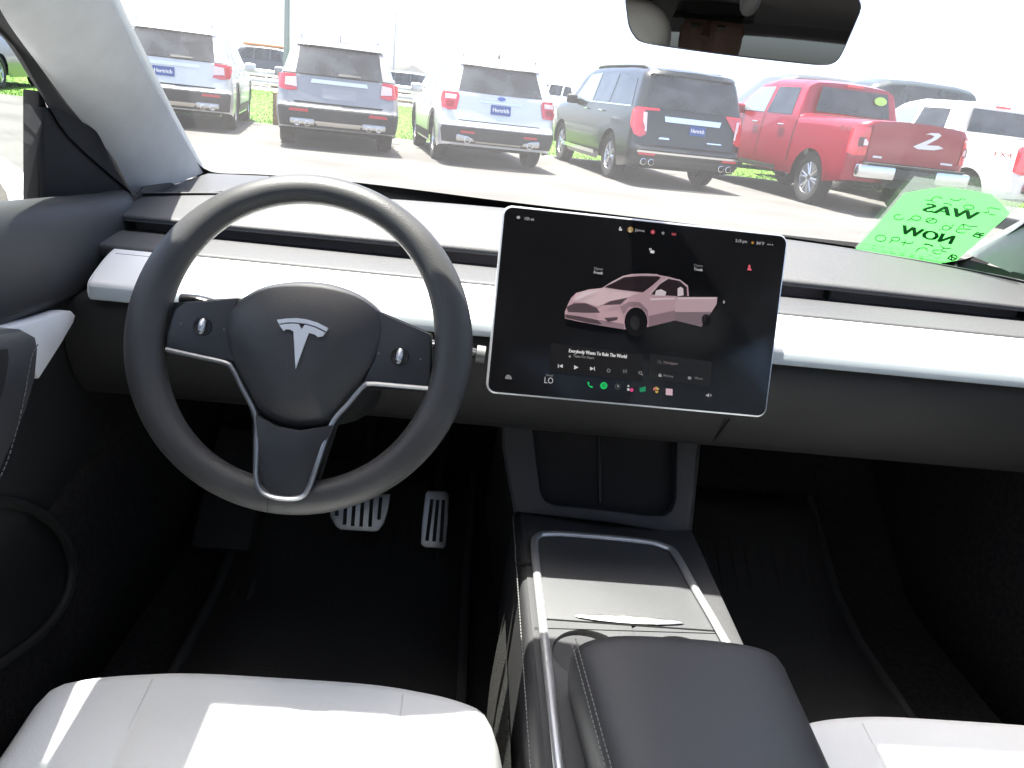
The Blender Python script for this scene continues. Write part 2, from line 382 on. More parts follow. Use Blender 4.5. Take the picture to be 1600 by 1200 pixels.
for xe in (-.6655, .7355):
    part('trim_end', MB().prism([(xe, y, z) for y, z in trim[::2]+[(.166, .965), (.168, .957), (.21, .955), (.245, .96)]], (-.002 if xe < 0 else .002, 0, 0)), WHITE, dash)
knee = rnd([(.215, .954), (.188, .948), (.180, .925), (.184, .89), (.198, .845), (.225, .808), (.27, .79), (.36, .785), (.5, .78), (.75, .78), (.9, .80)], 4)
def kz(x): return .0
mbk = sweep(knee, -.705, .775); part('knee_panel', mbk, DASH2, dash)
part('glovebox_seam', MB().tube([at((1140, 655), 1, .185)+Vector((0, .0, 0)), at((1115, 690), 1, .21)], .0012, 6), GAP, dash)
for xe, s in ((-.7055, -1), (.7755, 1)):
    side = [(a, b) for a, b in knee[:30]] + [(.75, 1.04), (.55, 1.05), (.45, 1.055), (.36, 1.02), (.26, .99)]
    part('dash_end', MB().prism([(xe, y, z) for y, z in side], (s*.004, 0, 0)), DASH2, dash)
# left end of the pad where it meets door and pillar
for s in (0,):
    mb = MB().prism([at((214, 318), 1, .44), at((262, 291), 1, .56), at((325, 271), 1, .66), at((420, 275), 1, .68), at((420, 292), 1, .56), at((335, 300), 1, .52), at((300, 306), 1, .49), at((225, 335), 1, .42)], (-.03, .03, -.025), bev=.002)
    if s: mb.mirror()
    part('corner_cap', mb, DASH, dash)
# steering column cowl and stalks belong to the wheel below

# ---- driver door and passenger door -------------------------------------------------------------------------
def make_door(side):
    drv = side == 0
    d = thing('driver_door' if drv else 'passenger_door', 'black door panel with white accent and stitched armrest beside the steering wheel' if drv else 'dark door panel beside the passenger footwell', 'car door', (-.74 if drv else .81, -.2, .34))
    def P_(name, mb, m, parent=None, **k):
        if side: mb.mirror()
        return part(name, mb, m, parent or d, **k)
    zs = lambda y: 1.0735 - .0889*(y+0.0)                      # sill line
    prof = [(-.752, .004), (-.735, .010), (-.712, .008), (-.697, -.004), (-.690, -.03), (-.688, -.07), (-.690, -.105), (-.703, -.122), (-.712, -.15), (-.716, -.24), (-.712, -.33), (-.722, -.42), (-.73, -.55), (-.735, -.72)]
    pf = smoothpath([(a, 0, b) for a, b in prof], 3)
    def sk(u, v):
        y = lerp(.52, -1.02, u); q = pf[round(v*(len(pf)-1))]; flare = -.09*max(0, (y-.34)/.2)**2 * (1 if v > .0 else 0)
        return (q.x + min(0, flare), y, zs(y)*(1-v) + (zs(0))*v + q.z)
    P_('door_panel', MB().grid(sk, 40, len(pf)-1), mat('door_vinyl', (.026, .026, .027), .6, spec=.35, bump=.15, bscale=900, var=.1))
    # white accent wedge
    X0 = -.682
    acc = [at(p, 0, X0) for p in [(-160, 548), (0, 514), (60, 500), (100, 487), (113, 486), (119, 493), (116, 504), (95, 540), (62, 592), (54, 580), (30, 545), (0, 540), (-160, 575)]]
    P_('accent_trim', MB().prism(acc, (-.02, 0, 0), bev=.003), WHITE)
    # armrest with stitched edge
    ar = [at(p, 0, -.655) for p in [(-40, 530), (20, 516), (48, 516), (62, 524), (66, 545), (62, 590), (48, 640), (28, 690), (8, 735), (-25, 800), (-60, 850), (-150, 900), (-150, 560)]]
    a = P_('armrest', MB().prism([v+Vector((0, 0, 0)) for v in ar], (-.05, 0, 0), bev=.012), LEATH)
    st = smoothpath([at(p, 0, -.6542) for p in [(58, 540), (50, 556), (44, 585), (34, 640), (18, 700), (2, 742), (-30, 800)]], 8)
    P_('stitching', stitches(st), STITCH, a)
    P_('armrest_recess', MB().prism([at(p, 0, -.6538) for p in [(-5, 640), (8, 600), (14, 560), (12, 545), (-30, 550), (-60, 700)]], (-.002, 0, 0)), BLACK, a)
    # speaker / map pocket ring
    ring = smoothpath([at(p, 0, -.712) for p in [(-90, 785), (-20, 782), (40, 792), (85, 820), (107, 860), (111, 900), (98, 945), (62, 992), (10, 1032), (-60, 1080)]], 6)
    P_('pocket_lip', MB().tube(ring, .007, 8, upv=(1, 0, 0)), DASH2)
    P_('door_pocket', MB().prism([q+Vector((-.006, 0, 0)) for q in ring], (-.01, 0, 0)), BLACK)
    P_('shut_line', MB().tube([at((118, 500), 0, -.69), at((160, 503), 0, -.70)], .0012, 6), GAP)
    # mirror sail panel with black division bar
    sail = [at(p, 0, -.742) for p in [(70, 345), (68, 168), (76, 168), (96, 172), (140, 196), (185, 230), (212, 268), (222, 318), (160, 332)]]
    P_('sail_panel', MB().prism(sail, (-.012, 0, 0), bev=.002), mat('sail_black', (.008, .008, .009), .7, var=.1, spec=.15))
    P_('window_bar', MB().prism([at(p, 0, -.748) for p in [(61, 345), (61, 142), (67, 150), (75, 168), (75, 345)]], (-.02, 0, 0), bev=.002), GAP)
    P_('window_glass', MB().grid(lambda u, v: (lerp(-.768, -.69, v), lerp(.40-.5*v, -.95, u), lerp(1.04, 1.40, v)), 6, 4), SIDEG)
    # door mirror outside
    dm = MB(); c = Vector((-1.0, .47, 1.015))
    dm.grid(lambda u, v: c + Vector((math.cos(2*math.pi*u)*.11*math.sin(math.pi*v)**.6, -.05+.13*v, math.sin(2*math.pi*u)*.07*math.sin(math.pi*v)**.6)), 20, 12, True)
    dmo = P_('door_mirror', dm, WPAINT)
    P_('mirror_glass', MB().disc(c+Vector((0, -.035, 0)), .098, Vector((1, 0, 0)), Vector((0, 0, 1)), 28, .06), MIRR, dmo)
    P_('mirror_arm', MB().prism([(-.90, .50, .965), (-.80, .52, .985), (-.80, .40, .985), (-.90, .42, .965), (-.97, .44, .96), (-.97, .50, .96)], (0, 0, .022), bev=.006), WPAINT, dmo)
    # outer sill
    P_('outer_sill', MB().grid(lambda u, v: (lerp(-.765, -.84, v), lerp(.60, -1.0, u), zs(lerp(.6, -1.0, u))-.03-.03*v), 6, 3), WPAINT)
    return d
make_door(0); make_door(1)

# ---- steering wheel ------------------------------------------------------------------------------------------
WC = Vector((-.37, 0, .98)); TL = R(24.58); WR = R(-2.6)
wx0 = Vector((1, 0, 0)); wy0 = Vector((0, math.sin(TL), math.cos(TL))); wn = Vector((0, -math.cos(TL), math.sin(TL)))
wx = wx0*math.cos(WR)+wy0*math.sin(WR); wy = -wx0*math.sin(WR)+wy0*math.cos(WR)
def wl(c, off=0.):           # crop pixel (150,260, x2.143) -> point on the wheel plane raised by off
    return onplane((150+c[0]/2.143, 260+c[1]/2.143), WC+wn*off, wn)
sw = thing('steering_wheel', 'black leather three-spoke steering wheel with silver trim and emblem on its hub', 'steering wheel', tuple(WC))
def rimf(u, v):
    a = 2*math.pi*u; q = 2*math.pi*v; side = abs(math.cos(a))**3; low = max(0, -math.sin(a))**2
    rr = .0155 + .0052*side + .002*low; dd = .0165 + .002*side; Rm = .1815-rr
    # flatter inner face, rounded outside
    cx = math.cos(q); r_ = Rm + rr*cx; h = dd*math.sin(q)*(1-.12*cx)
    return WC + (wx*math.cos(a)+wy*math.sin(a))*r_ + wn*h
rim = part('rim', MB().grid(rimf, 96, 20), RIML, sw)
def seam(a):
    return MB().grid(lambda u, v: (lambda p: p)(Vector(rimf((a+(v-.5)*.0035)/(2*math.pi) % 1, u)) + ((Vector(rimf(a/(2*math.pi) % 1, u))-(WC+(wx*math.cos(a)+wy*math.sin(a))*.164)).normalized())*.0004), 20, 1)
for a in (R(268),): part('seam', seam(a), GAP, rim)
def dome(poly, h0, bulge, edge=.004, m=HUBM, name='hub', depth=.03, n=14):
    """rounded pad: outline in crop pixels, raised h0 at the border and bulge more in the middle"""
    P2 = smoothpath([wl(p, h0) for p in poly], 3, True); c = sum(P2, Vector())/len(P2)
    fn = lambda u, v: (lambda q, s: c + (q-c)*s + wn*(-depth if v < .04 else (bulge*(1-s**2.6) - (edge if s > .995 else 0))))(P2[round(u*len(P2)) % len(P2)], 1.0 if v < .08 else 1-(v-.08)/.92)
    mb = MB().grid(fn, len(P2), n, True); return part(name, mb, m, sw)
hub = dome([(500, 430), (560, 400), (640, 385), (720, 383), (800, 395), (880, 425), (940, 468), (968, 515), (965, 580), (940, 650), (900, 712), (850, 775), (800, 840), (772, 874), (720, 880), (660, 878), (600, 862), (560, 840), (528, 800), (495, 735), (455, 660), (432, 600), (427, 530), (446, 472)], .004, .022, name='hub_cover')
def plate(poly, h, name, m, depth=.02, bev=.002): return part(name, MB().prism([wl(p, h) for p in poly], -wn*depth, bev=bev), m, sw)
SPK = mat('spoke_plastic', (.03, .031, .034), .42, var=.08, bump=.1, bscale=900)
plate([(232, 606), (238, 560), (262, 480), (300, 452), (360, 452), (470, 440), (455, 560), (470, 655), (340, 630)], .006, 'spoke_panel', SPK)
plate([(940, 480), (1000, 510), (1060, 535), (1118, 560), (1122, 640), (1116, 737), (1000, 728), (895, 722), (935, 640)], .006, 'spoke_panel', SPK)
plate([(535, 830), (600, 868), (680, 884), (790, 866), (760, 950), (724, 1050), (700, 1096), (640, 1108), (580, 1096), (548, 1050), (540, 940)], .0165, 'lower_spoke_insert', SPK, depth=.034)
tp = smoothpath([wl(p, interp([640, 840, 960], [.0045, .007, .0165], p[1])) for p in [(236, 613), (340, 636), (432, 657), (458, 678), (490, 742), (536, 838), (538, 940), (536, 1040), (552, 1085), (590, 1106), (640, 1113), (690, 1106), (716, 1070), (745, 985), (790, 862), (845, 795), (895, 737), (920, 728), (1000, 734), (1112, 744)]], 6)
part('silver_trim', MB().tube(tp, .0027, 8, rz=1.5, upv=tuple(wn)), mat('spoke_silver', (.36, .37, .39), .42, metal=.8), sw)
# faces of the trim that run down behind
part('spoke_back', MB().prism([wl(p, -.004) for p in [(225, 620), (340, 640), (440, 665), (500, 770), (525, 850), (525, 1100), (600, 1140), (700, 1130), (735, 1075), (800, 870), (900, 745), (1125, 750), (1125, 560), (940, 480), (470, 440), (260, 455)]], -wn*.022), BLACK, sw)
for c, nm in (((357, 536), 'left'), ((1017, 636), 'right')):
    p = wl(c, .0062)
    b = part('scroll_button', MB().lathe([(0, .0005), (.0078, .0006), (.0092, .0016), (.0098, .0004), (.0098, -.004)], p, wn, 28), BLACK, sw)
    part('scroll_wheel', MB().tube([p - wy*.0066+wn*.0005, p - wy*.004+wn*.0026, p+wn*.0034, p + wy*.004+wn*.0026, p + wy*.0066+wn*.0005], [.003, .0036, .0038, .0036, .003], 10), SILVER, b)
    for sgn in (-1, 1):
        part('button_mark', MB().prism([p+wx*(sgn*.0215)+wn*.0002+wy*.0016, p+wx*(sgn*.0235)+wn*.0002, p+wx*(sgn*.0215)+wn*.0002-wy*.0016], wn*.0003), STITCH, b)
# emblem, following the hub's dome
def hubpt(c, k=.0):
    p = wl(c, .028); return p+wn*k
e1 = [(606, 513), (640, 509), (672, 508), (705, 512), (742, 523), (777, 541), (770, 552), (736, 536), (702, 526), (668, 522), (640, 522), (611, 527)]
e2 = [(613, 531), (640, 527), (660, 526), (678, 527), (688, 545), (700, 529), (735, 540), (768, 556), (758, 568), (742, 571), (731, 562), (712, 557), (668, 677), (661, 552), (646, 545), (634, 545), (628, 551)]
em = MB().prism([hubpt(p) for p in e1], -wn*.008); em.prism([hubpt(p) for p in e2], -wn*.008); part('emblem', em, mat('emblem_silver', (.85, .86, .88), .4, metal=.5), sw)
# column cowl and stalks
part('column_cowl', MB().tube([WC-wn*.02-wy*.012, WC-wn*.06-wy*.016, WC-wn*.14-wy*.02, WC-wn*.26-wy*.02], [.062, .066, .07, .07], 24, rz=.9), BLACK, sw)
def stalk(pts, rr, nm): part(nm, MB().tube(smoothpath(pts, 5), rr, 12, rz=.6), mat('stalk_gloss', (.012, .012, .013), .25), sw)
s0 = WC-wn*.055
stalk([s0+wx*.06+wy*.005, s0+wx*.12+wy*.022, s0+wx*.165+wy*.022, s0+wx*.185+wy*.02], .0085, 'gear_stalk')
stalk([s0-wx*.06+wy*.02, s0-wx*.12+wy*.036, s0-wx*.15+wy*.036], .0085, 'indicator_stalk')
part('stalk_end', MB().tube([s0+wx*.186+wy*.02, s0+wx*.196+wy*.02], .010, 14), mat('stalk_cap', (.12, .12, .12), .5), sw)

# ---- touchscreen ---------------------------------------------------------------------------------------------
SC = Vector((.017, .153, 1.008)); ST = R(15.36); SWd = .365; SH = SWd*.645
sx = Vector((1, 0, 0)); sy = Vector((0, math.sin(ST), math.cos(ST))); sn = Vector((0, -math.cos(ST), math.sin(ST)))
scr = thing('touchscreen', 'large landscape touchscreen with silver rim on the dashboard showing a pink car', 'touchscreen', tuple(SC))
def rrect(w_, h_, r_, off, n=8):
    out = []
    for cx, cy, a0 in ((1, 1, 0), (-1, 1, 90), (-1, -1, 180), (1, -1, 270)):
        for k in range(n+1):
            a = R(a0+90*k/n); out.append(SC + sx*(cx*(w_/2-r_)+r_*math.cos(a)) + sy*(cy*(h_/2-r_)+r_*math.sin(a)) + sn*off)
    return out
part('housing', MB().prism(rrect(SWd, SH, .0125, -.0015), -sn*.0125, bev=.002), SILVER, scr)
disp = part('display_glass', MB().prism(rrect(SWd-.0052, SH-.0052, .0105, .0003), -sn*.004), GLOSSB, scr)
part('mount_arm', MB().box(SC - sn*.05 + sy*-.01, (.10, .08, .07), Matrix.Rotation(-ST, 3, 'X'), bev=.01), BLACK, scr)
EM = {}
def em_mat(col, s):
    k = (col, s)
    if k not in EM:
        EM[k] = mat('display_light_%d' % len(EM), tuple(c_*.1 for c_ in col), .3, emit=s*5.5, spec=.3)
    return EM[k]
LAY = [0]
def sp(px, lay=1): return onplane(px, SC+sn*(.0003+.00035*lay), sn)
def spoly(name, polys, col, s, lay=1):
    mb = MB()
    for p in polys: mb.flat([sp(q, lay) for q in p])
    o = part(name, mb, em_mat(col, s), disp, smooth=False); return o
def cr(pts): return [(750+x/3.2, 300+y/3.2) for x, y in pts]
def circ(cx, cy, rx, ry=None, n=18): return [(cx+rx*math.cos(2*math.pi*i/n), cy+(ry or rx)*math.sin(2*math.pi*i/n)) for i in range(n)]
SLX = (.994, .108); 
def stext(s, x0, y0, x1, h, col=(1, .97, .97), st=.16, bold=0, name='screen_text', lay=2):
    """baseline starts at photo pixel (x0,y0), ends at x1, cap height h"""
    sl = .104; mb = MB()
    text(mb, s, lambda u, v: sp((x0+(x1-x0)*u+v*h*.08, y0+(x1-x0)*u*sl-v*h), lay), bold=bold)
    return part(name, mb, em_mat(col, st), disp, smooth=False)
PK = (.86, .56, .62)
car = [(440, 560), (455, 530), (480, 505), (545, 487), (610, 480), (660, 450), (715, 422), (760, 414), (830, 411), (890, 414), (945, 424), (1000, 440), (1040, 470), (1045, 520), (985, 522), (985, 640), (840, 675), (720, 687), (600, 668), (480, 645), (425, 632), (424, 600)]
spoly('car_picture', [cr(car)], PK, .14, 1)
spoly('car_picture_hood', [cr([(480, 505), (545, 487), (615, 480), (700, 490), (800, 505), (730, 530), (640, 548), (590, 572), (520, 552), (462, 545)])], (.9, .66, .7), .17, 2)
spoly('car_picture_glass', [cr([(622, 476), (665, 452), (722, 426), (800, 420), (890, 421), (905, 428), (868, 462), (815, 502), (700, 489)]), cr([(855, 512), (880, 480), (905, 455), (945, 432), (1000, 446), (1034, 476), (1036, 520), (985, 521)])], (.05, .03, .035), .10, 3)
spoly('car_picture_door', [cr([(985, 525), (1187, 525), (1183, 560), (1155, 605), (1128, 630), (975, 640), (975, 560)])], (.86, .6, .65), .15, 3)
spoly('car_picture_door_lower', [cr([(975, 600), (1160, 600), (1130, 632), (1108, 675), (975, 642)])], (.5, .36, .4), .10, 4)
spoly('car_picture_wheel', [cr(circ(1130, 640, 22, 30))], (.012, .01, .012), .10, 4)
spoly('car_picture_wheel', [cr(circ(780, 650, 58, 74))], (.012, .01, .012), .10, 4)
spoly('car_picture_hub', [cr(circ(775, 655, 24, 36))], (.05, .045, .05), .10, 5)
spoly('car_picture_grille', [cr([(432, 575), (470, 556), (530, 556), (585, 580), (600, 604), (520, 604), (440, 600)]), cr([(425, 612), (500, 622), (590, 640), (610, 662), (520, 650), (428, 630)]), cr([(615, 566), (650, 546), (738, 528), (704, 562)]), cr([(620, 630), (690, 625), (685, 640), (640, 650)])], (.18, .12, .14), .10, 4)
spoly('car_picture_mirror', [cr([(874, 517), (880, 493), (905, 486), (932, 500), (926, 519)]), cr([(988, 522), (988, 482), (1003, 474), (1016, 482), (1018, 516)])], (1, .85, .88), .17, 5)
spoly('car_picture_shade', [cr([(600, 640), (720, 660), (722, 687), (600, 668), (520, 652)]), cr([(842, 620), (984, 590), (984, 640), (842, 675)]), cr([(700, 575), (745, 548), (800, 552), (838, 590), (842, 640), (828, 600), (790, 572), (745, 575), (718, 610)])], (.55, .36, .41), .11, 3)
for q_ in ([(470, 535), (520, 500), (600, 490), (560, 505), (500, 535)], [(850, 530), (975, 528), (975, 536), (852, 542)], [(990, 528), (1180, 528), (1180, 536), (990, 536)]): spoly('car_picture_light', [cr(q_)], (1, .8, .84), .17, 4)
spoly('car_picture_edge', [cr([(610, 480), (660, 448), (715, 419), (760, 410), (830, 408), (890, 411), (890, 417), (830, 414), (760, 417), (718, 427), (664, 455)]), cr([(845, 510), (895, 455), (940, 427), (1000, 438), (1040, 468), (1036, 474), (1000, 445), (942, 434), (900, 460), (856, 512)]), cr([(1118, 550), (1160, 547), (1158, 552), (1118, 554)])], (.8, .6, .65), .16, 6)
WHT = (1, .97, .97)
stext('133 mi', 820, 343.5, 834, 4.5); spoly('status_icon', [cr(circ(192, 127, 9, 8))], (.75, .75, .75), .12)
spoly('lock_icon', [cr([(694, 182), (710, 184), (710, 194), (696, 193)]), cr([(697, 182), (697, 174), (704, 174), (705, 182)])], WHT, .15)
spoly('profile_icon', [cr(circ(752, 188, 15, 15))], (.55, .32, .1), .15); spoly('profile_icon_figure', [cr(circ(750, 183, 5, 5)), cr(circ(750, 196, 8, 6))], (.9, .75, .5), .15, 2)
stext('Jenna', 992, 361, 1007, 4.2, st=.13)
spoly('record_icon', [cr(circ(864, 200, 11, 11))], (.8, .1, .14), .17); spoly('record_icon_dot', [cr(circ(864, 200, 4, 4))], (.9, .5, .5), .15, 2)
spoly('wifi_icon', [cr([(906, 202), (915, 197), (924, 204), (915, 216)])], (.6, .6, .6), .1)
spoly('alert_icon', [cr([(958, 204), (982, 206), (980, 218), (958, 217)])], (.6, .1, .12), .15)
spoly('unlock_icon', [cr([(851, 291), (872, 293), (871, 307), (852, 305)]), cr([(846, 292), (847, 282), (857, 281), (858, 291), (855, 291), (854, 285), (850, 285), (849, 292)])], WHT, .2)
stext('2:10 pm', 1149, 378, 1167, 4.8, st=.13); spoly('weather_icon', [cr(circ(1363, 254, 7, 7))], (.7, .32, .05), .14); stext('84°F', 1182, 382, 1194, 4.8, st=.13)
spoly('signal_icon', [cr(circ(x, y, 4, 4)) for x, y in ((1440, 262), (1450, 263), (1462, 264))], (.5, .5, .5), .1)
spoly('warning_icon', [cr([(1346, 366), (1360, 393), (1335, 391)]), cr(circ(1347, 370, 6, 6))], (.95, .16, .2), .2)
stext('Open', 928, 421, 942, 4, st=.05); stext('Frunk', 928, 427.5, 942, 4.6, st=.15, bold=.01)
stext('Open', 1084, 416, 1098, 4, st=.05); stext('Trunk', 1084, 422.5, 1098, 4.6, st=.15, bold=.01)
spoly('door_marker', [cr([(1219, 540), (1226, 550), (1219, 561), (1213, 550)])], (.7, .65, .65), .12)
spoly('media_panel', [[(861, 536), (1005, 554), (1004, 596), (858, 580)]], (.035, .033, .035), .06); spoly('navigation_panel', [[(1016, 553), (1112, 565), (1109, 604), (1013, 593)]], (.055, .055, .056), .06)
stext('Everybody Wants To Rule The World', 889, 550.5, 979, 5.6, st=.2, bold=.003); stext('Tears For Fears', 895.5, 558, 928, 4.4, st=.06); spoly('source_icon', [cr(circ(449, 822, 6, 6))], (.6, .6, .6), .1, 2)
def tri(cx, cy, s, d=1): return [(cx-d*s, cy-s), (cx+d*s, cy+.0*s), (cx-d*s, cy+s)]
spoly('previous_icon', [tri(876.3, 572, 3, -1), [(871.8, 568.8), (873, 568.9), (873, 575), (871.8, 575)]], WHT, .16, 2)
spoly('play_icon', [tri(900.5, 574, 3.4)], WHT, .16, 2)
spoly('next_icon', [tri(925, 576, 3), [(928.2, 573), (929.4, 573.1), (929.4, 579.2), (928.2, 579)]], WHT, .16, 2)
def ring(cx, cy, r1, r2, n=14): return [[(cx+r1*math.cos(2*math.pi*i/n), cy+r1*math.sin(2*math.pi*i/n)), (cx+r2*math.cos(2*math.pi*i/n), cy+r2*math.sin(2*math.pi*i/n)), (cx+r2*math.cos(2*math.pi*(i+1)/n), cy+r2*math.sin(2*math.pi*(i+1)/n)), (cx+r1*math.cos(2*math.pi*(i+1)/n), cy+r1*math.sin(2*math.pi*(i+1)/n))] for i in range(n)]
spoly('star_icon', ring(951, 579, 2.2, 3.3, 5), (.6, .6, .6), .09, 2)
spoly('equaliser_icon', [[(973.5+k*2.4, 577.5), (974.6+k*2.4, 577.6), (974.6+k*2.4, 583), (973.5+k*2.4, 583)] for k in range(3)], (.5, .5, .5), .06, 2)
spoly('search_icon', ring(1000.5, 582.5, 1.9, 2.7)+[[(1002, 584.5), (1003, 584), (1004.5, 586.4), (1003.7, 587)]], (.7, .7, .7), .1, 2)
spoly('navigate_icon', ring(1030, 565.5, 1.7, 2.4)+[[(1031.4, 567), (1032.2, 566.6), (1033.4, 568.6), (1032.6, 569)]], (.5, .5, .5), .07, 2); stext('Navigate', 1037, 568, 1059, 4.2, (.9, .65, .68), .07)
spoly('home_icon', [[(1028.5, 586), (1031.3, 583), (1034, 586.4), (1034, 589), (1029, 588.6)]], (.8, .8, .8), .1, 2); stext('Home', 1037, 588.5, 1052, 4, st=.055)
spoly('work_icon', [[(1074.8, 588), (1080, 588.6), (1080, 593), (1075, 592.6)]], (.7, .7, .7), .1, 2); stext('Work', 1085, 592.5, 1098, 4, st=.055)
spoly('car_icon', [[(789.5, 592), (789.5, 588.5), (792, 585.3), (796.5, 585.7), (799.5, 589.4), (799.5, 593)]], (.5, .5, .5), .09)
stext('LO', 850.5, 598.3, 864, 9.5, st=.13); stext('Manual', 853, 587.2, 864, 3, st=.04)
spoly('phone_icon', [[(917.8, 597), (919.8, 596.4), (921, 599), (920, 600.6), (922.6, 603.6), (924.6, 602.8), (926.6, 604.8), (925.4, 606.4), (921.6, 605), (918.4, 600.6)]], (.02, .75, .2), .2)
spoly('music_icon', [circ(943.4, 602.6, 5.6)], (.02, .7, .17), .22); spoly('music_icon_bars', [[(940.5, 600+k*2), (946, 599.8+k*2.1), (946, 600.7+k*2.1), (940.8, 600.8+k*2)] for k in range(3)], (.01, .2, .05), .1, 2)
spoly('camera_icon', ring(964.8, 604, 3.2, 4.4), (.2, .2, .2), .08); spoly('camera_icon_dot', [circ(965.4, 603.6, 1.4)], (.7, .7, .7), .1)
spoly('app_icon', [[(980, 606.6), (983.6, 606.8), (983.6, 610.6), (980, 610.4)], [(980.6, 601.6), (983.2, 601.8), (983.2, 604.6), (980.6, 604.4)]], (.85, .85, .85), .17); spoly('app_icon_accent', [circ(987, 609.4, 2.9)], (.95, .08, .3), .2)
spoly('energy_icon', [[(999, 606), (1009, 603.6), (1009, 611.6), (1000, 613)]], (.03, .45, .2), .13)
spoly('toybox_icon', [[(1020.6, 606), (1025, 604), (1025, 609), (1020.4, 610.4)]], (.8, .25, .2), .16); spoly('toybox_icon_gold', [[(1025, 604), (1030, 607), (1029.4, 609.6), (1025, 609)], [(1023.6, 610.6), (1029, 610.8), (1027.6, 614.6), (1024, 613.6)]], (.8, .55, .15), .16); 
spoly('browser_icon', [[(1040.4, 606.8), (1051, 607.8), (1050.8, 618), (1040.2, 617)]], (.9, .62, .7), .2)
spoly('volume_icon', [[(1103, 616.6), (1105, 616.8), (1108, 614.4), (1108, 620.6), (1105, 618.8), (1103, 618.6)], [(1110, 615.6), (1111, 615.6), (1111.6, 618), (1110.6, 620)]], (.85, .85, .85), .15)

# ---- centre console ------------------------------------------------------------------------------------------
con = thing('center_console', 'long black center console with silver trimmed tray, cup holders and padded armrest', 'center console', (.04, -.1, .335))
ZC = .652
def cz(px, z=ZC): return at(px, 2, z)
# body: cross-section loft from the front to behind the armrest
def cbody(u, v):
    y = lerp(.275, -.75, u); hw = lerp(.142, .134, u); c = lerp(.046, .046, u)
    sec = smoothpath([(-hw+.012, 0, .335), (-hw-.004, 0, .45), (-hw+.0, 0, .60), (-hw+.002, 0, .636), (-hw+.009, 0, .6465), (-hw+.02, 0, .6485), (-.02, 0, .638), (.02, 0, .638), (hw-.02, 0, .6485), (hw-.009, 0, .6465), (hw-.002, 0, .636), (hw, 0, .60), (hw+.004, 0, .45), (hw-.012, 0, .335)], 4)
    q = sec[round(v*(len(sec)-1))]; return (c+q.x, y, q.z - .015*max(0, u-.5))
part('console_body', MB().grid(cbody, 24, 52), DASH, con)
part('console_nose', MB().prism([cbody(0, k/52) for k in range(53)], (0, .003, 0)), DASH, con)
tray = [cz(p, .6505) for p in [(846, 862), (842, 852), (852, 842), (900, 841), (1000, 850), (1038, 858), (1056, 872)]] + [cz((1137, 1010), .6505), cz((1180, 1120), .6505), cz((875, 1150), .6505), cz((863, 1020), .6505)]
tl_ = [v for v in tray]; yb = .003
poly = [Vector((p.x, max(p.y, yb), p.z)) for p in tray if p.y > yb-.03]
xl = -.0705; xr = .1475
lid = [Vector((xl, yb, .6505)), Vector((xl, .165, .6505)), Vector((xl+.005, .186, .6505)), Vector((xl+.02, .1955, .6505)), Vector((.0, .199, .6505)), Vector((.09, .1955, .6505)), Vector((.12, .187, .6505)), Vector((.1335, .168, .6505)), Vector((xr+.0, yb, .6505))]
TRAYM = mat('tray_wrap_vinyl', (.072, .073, .077), .58, spec=.5, bump=.12, bscale=900, var=.08, vscale=7)
part('tray_lid', MB().prism(lid, (0, 0, -.004), bev=.001), TRAYM, con)
# deck with the cup holders behind the lid
def deck(cx, x0, x1, y0, y1, r_):
    mb = MB(); n = 40
    def o(k):
        a = 2*math.pi*k/n; dx, dy = math.cos(a), math.sin(a)
        t = min((x1-cx)/dx if dx > 1e-6 else ((x0-cx)/dx if dx < -1e-6 else 9), (y1-(-.058))/dy if dy > 1e-6 else ((y0+.058)/dy if dy < -1e-6 else 9))
        return Vector((cx+dx*t, -.058+dy*t, .6503)), Vector((cx+dx*r_, -.058+dy*r_, .6503))
    mb.grid(lambda u, v: o(round(u*n) % n)[0].lerp(o(round(u*n) % n)[1], v) , n, 1, True)
    return mb
d1 = deck(-.020, xl, .040, -.35, .002, .044); d2 = deck(.093, .0402, xr+.01, -.35, .002, .044)
dk = MB().add(d1.v, d1.f); dk.add(d2.v, d2.f); part('cup_holder_deck', dk, TRAYM, con)
for cx in (-.020, .093):
    part('cup_holder', MB().lathe([(.044, .6503), (.0425, .648), (.040, .60), (.036, .572), (0, .570)], (cx, -.058, 0), (0, 0, 1), 32), BLACK, con)
# chrome U trim
tp = smoothpath([Vector((-.072, -.30, .6535)), Vector((-.072, -.1, .6535)), Vector((-.0725, .08, .6535)), Vector((-.0715, .165, .6535)), Vector((-.066, .187, .6535)), Vector((-.05, .197, .6535)), Vector((.0, .2005, .6535)), Vector((.09, .197, .6535)), Vector((.121, .188, .6535)), Vector((.135, .168, .6535)), Vector((.142, .09, .6535)), Vector((.151, .0, .6535)), Vector((.157, -.1, .6535)), Vector((.158, -.30, .6535))], 7)
part('silver_trim', MB().tube(tp, .0056, 10, rz=.8), SILVER, con)
# lens-shaped tray pull
a, b = cz((898, 962), .653), cz((1070, 973), .653)
part('tray_pull', MB().grid(lambda u, v: a.lerp(b, u)+Vector((0, (v-.5)*.016*math.sin(math.pi*u)**.6, .0035*math.sin(math.pi*u)**.5*math.sin(math.pi*v))), 24, 6), BRUSH, con)
part('tray_seam', MB().tube([Vector((xl, .0005, .6508)), Vector((xr+.006, .0005, .6508))], .0009, 6), GAP, con)
part('tray_seam', MB().tube([cz((835, 981), .6508), cz((1128, 990), .6508)], .0005, 6), GAP, con)
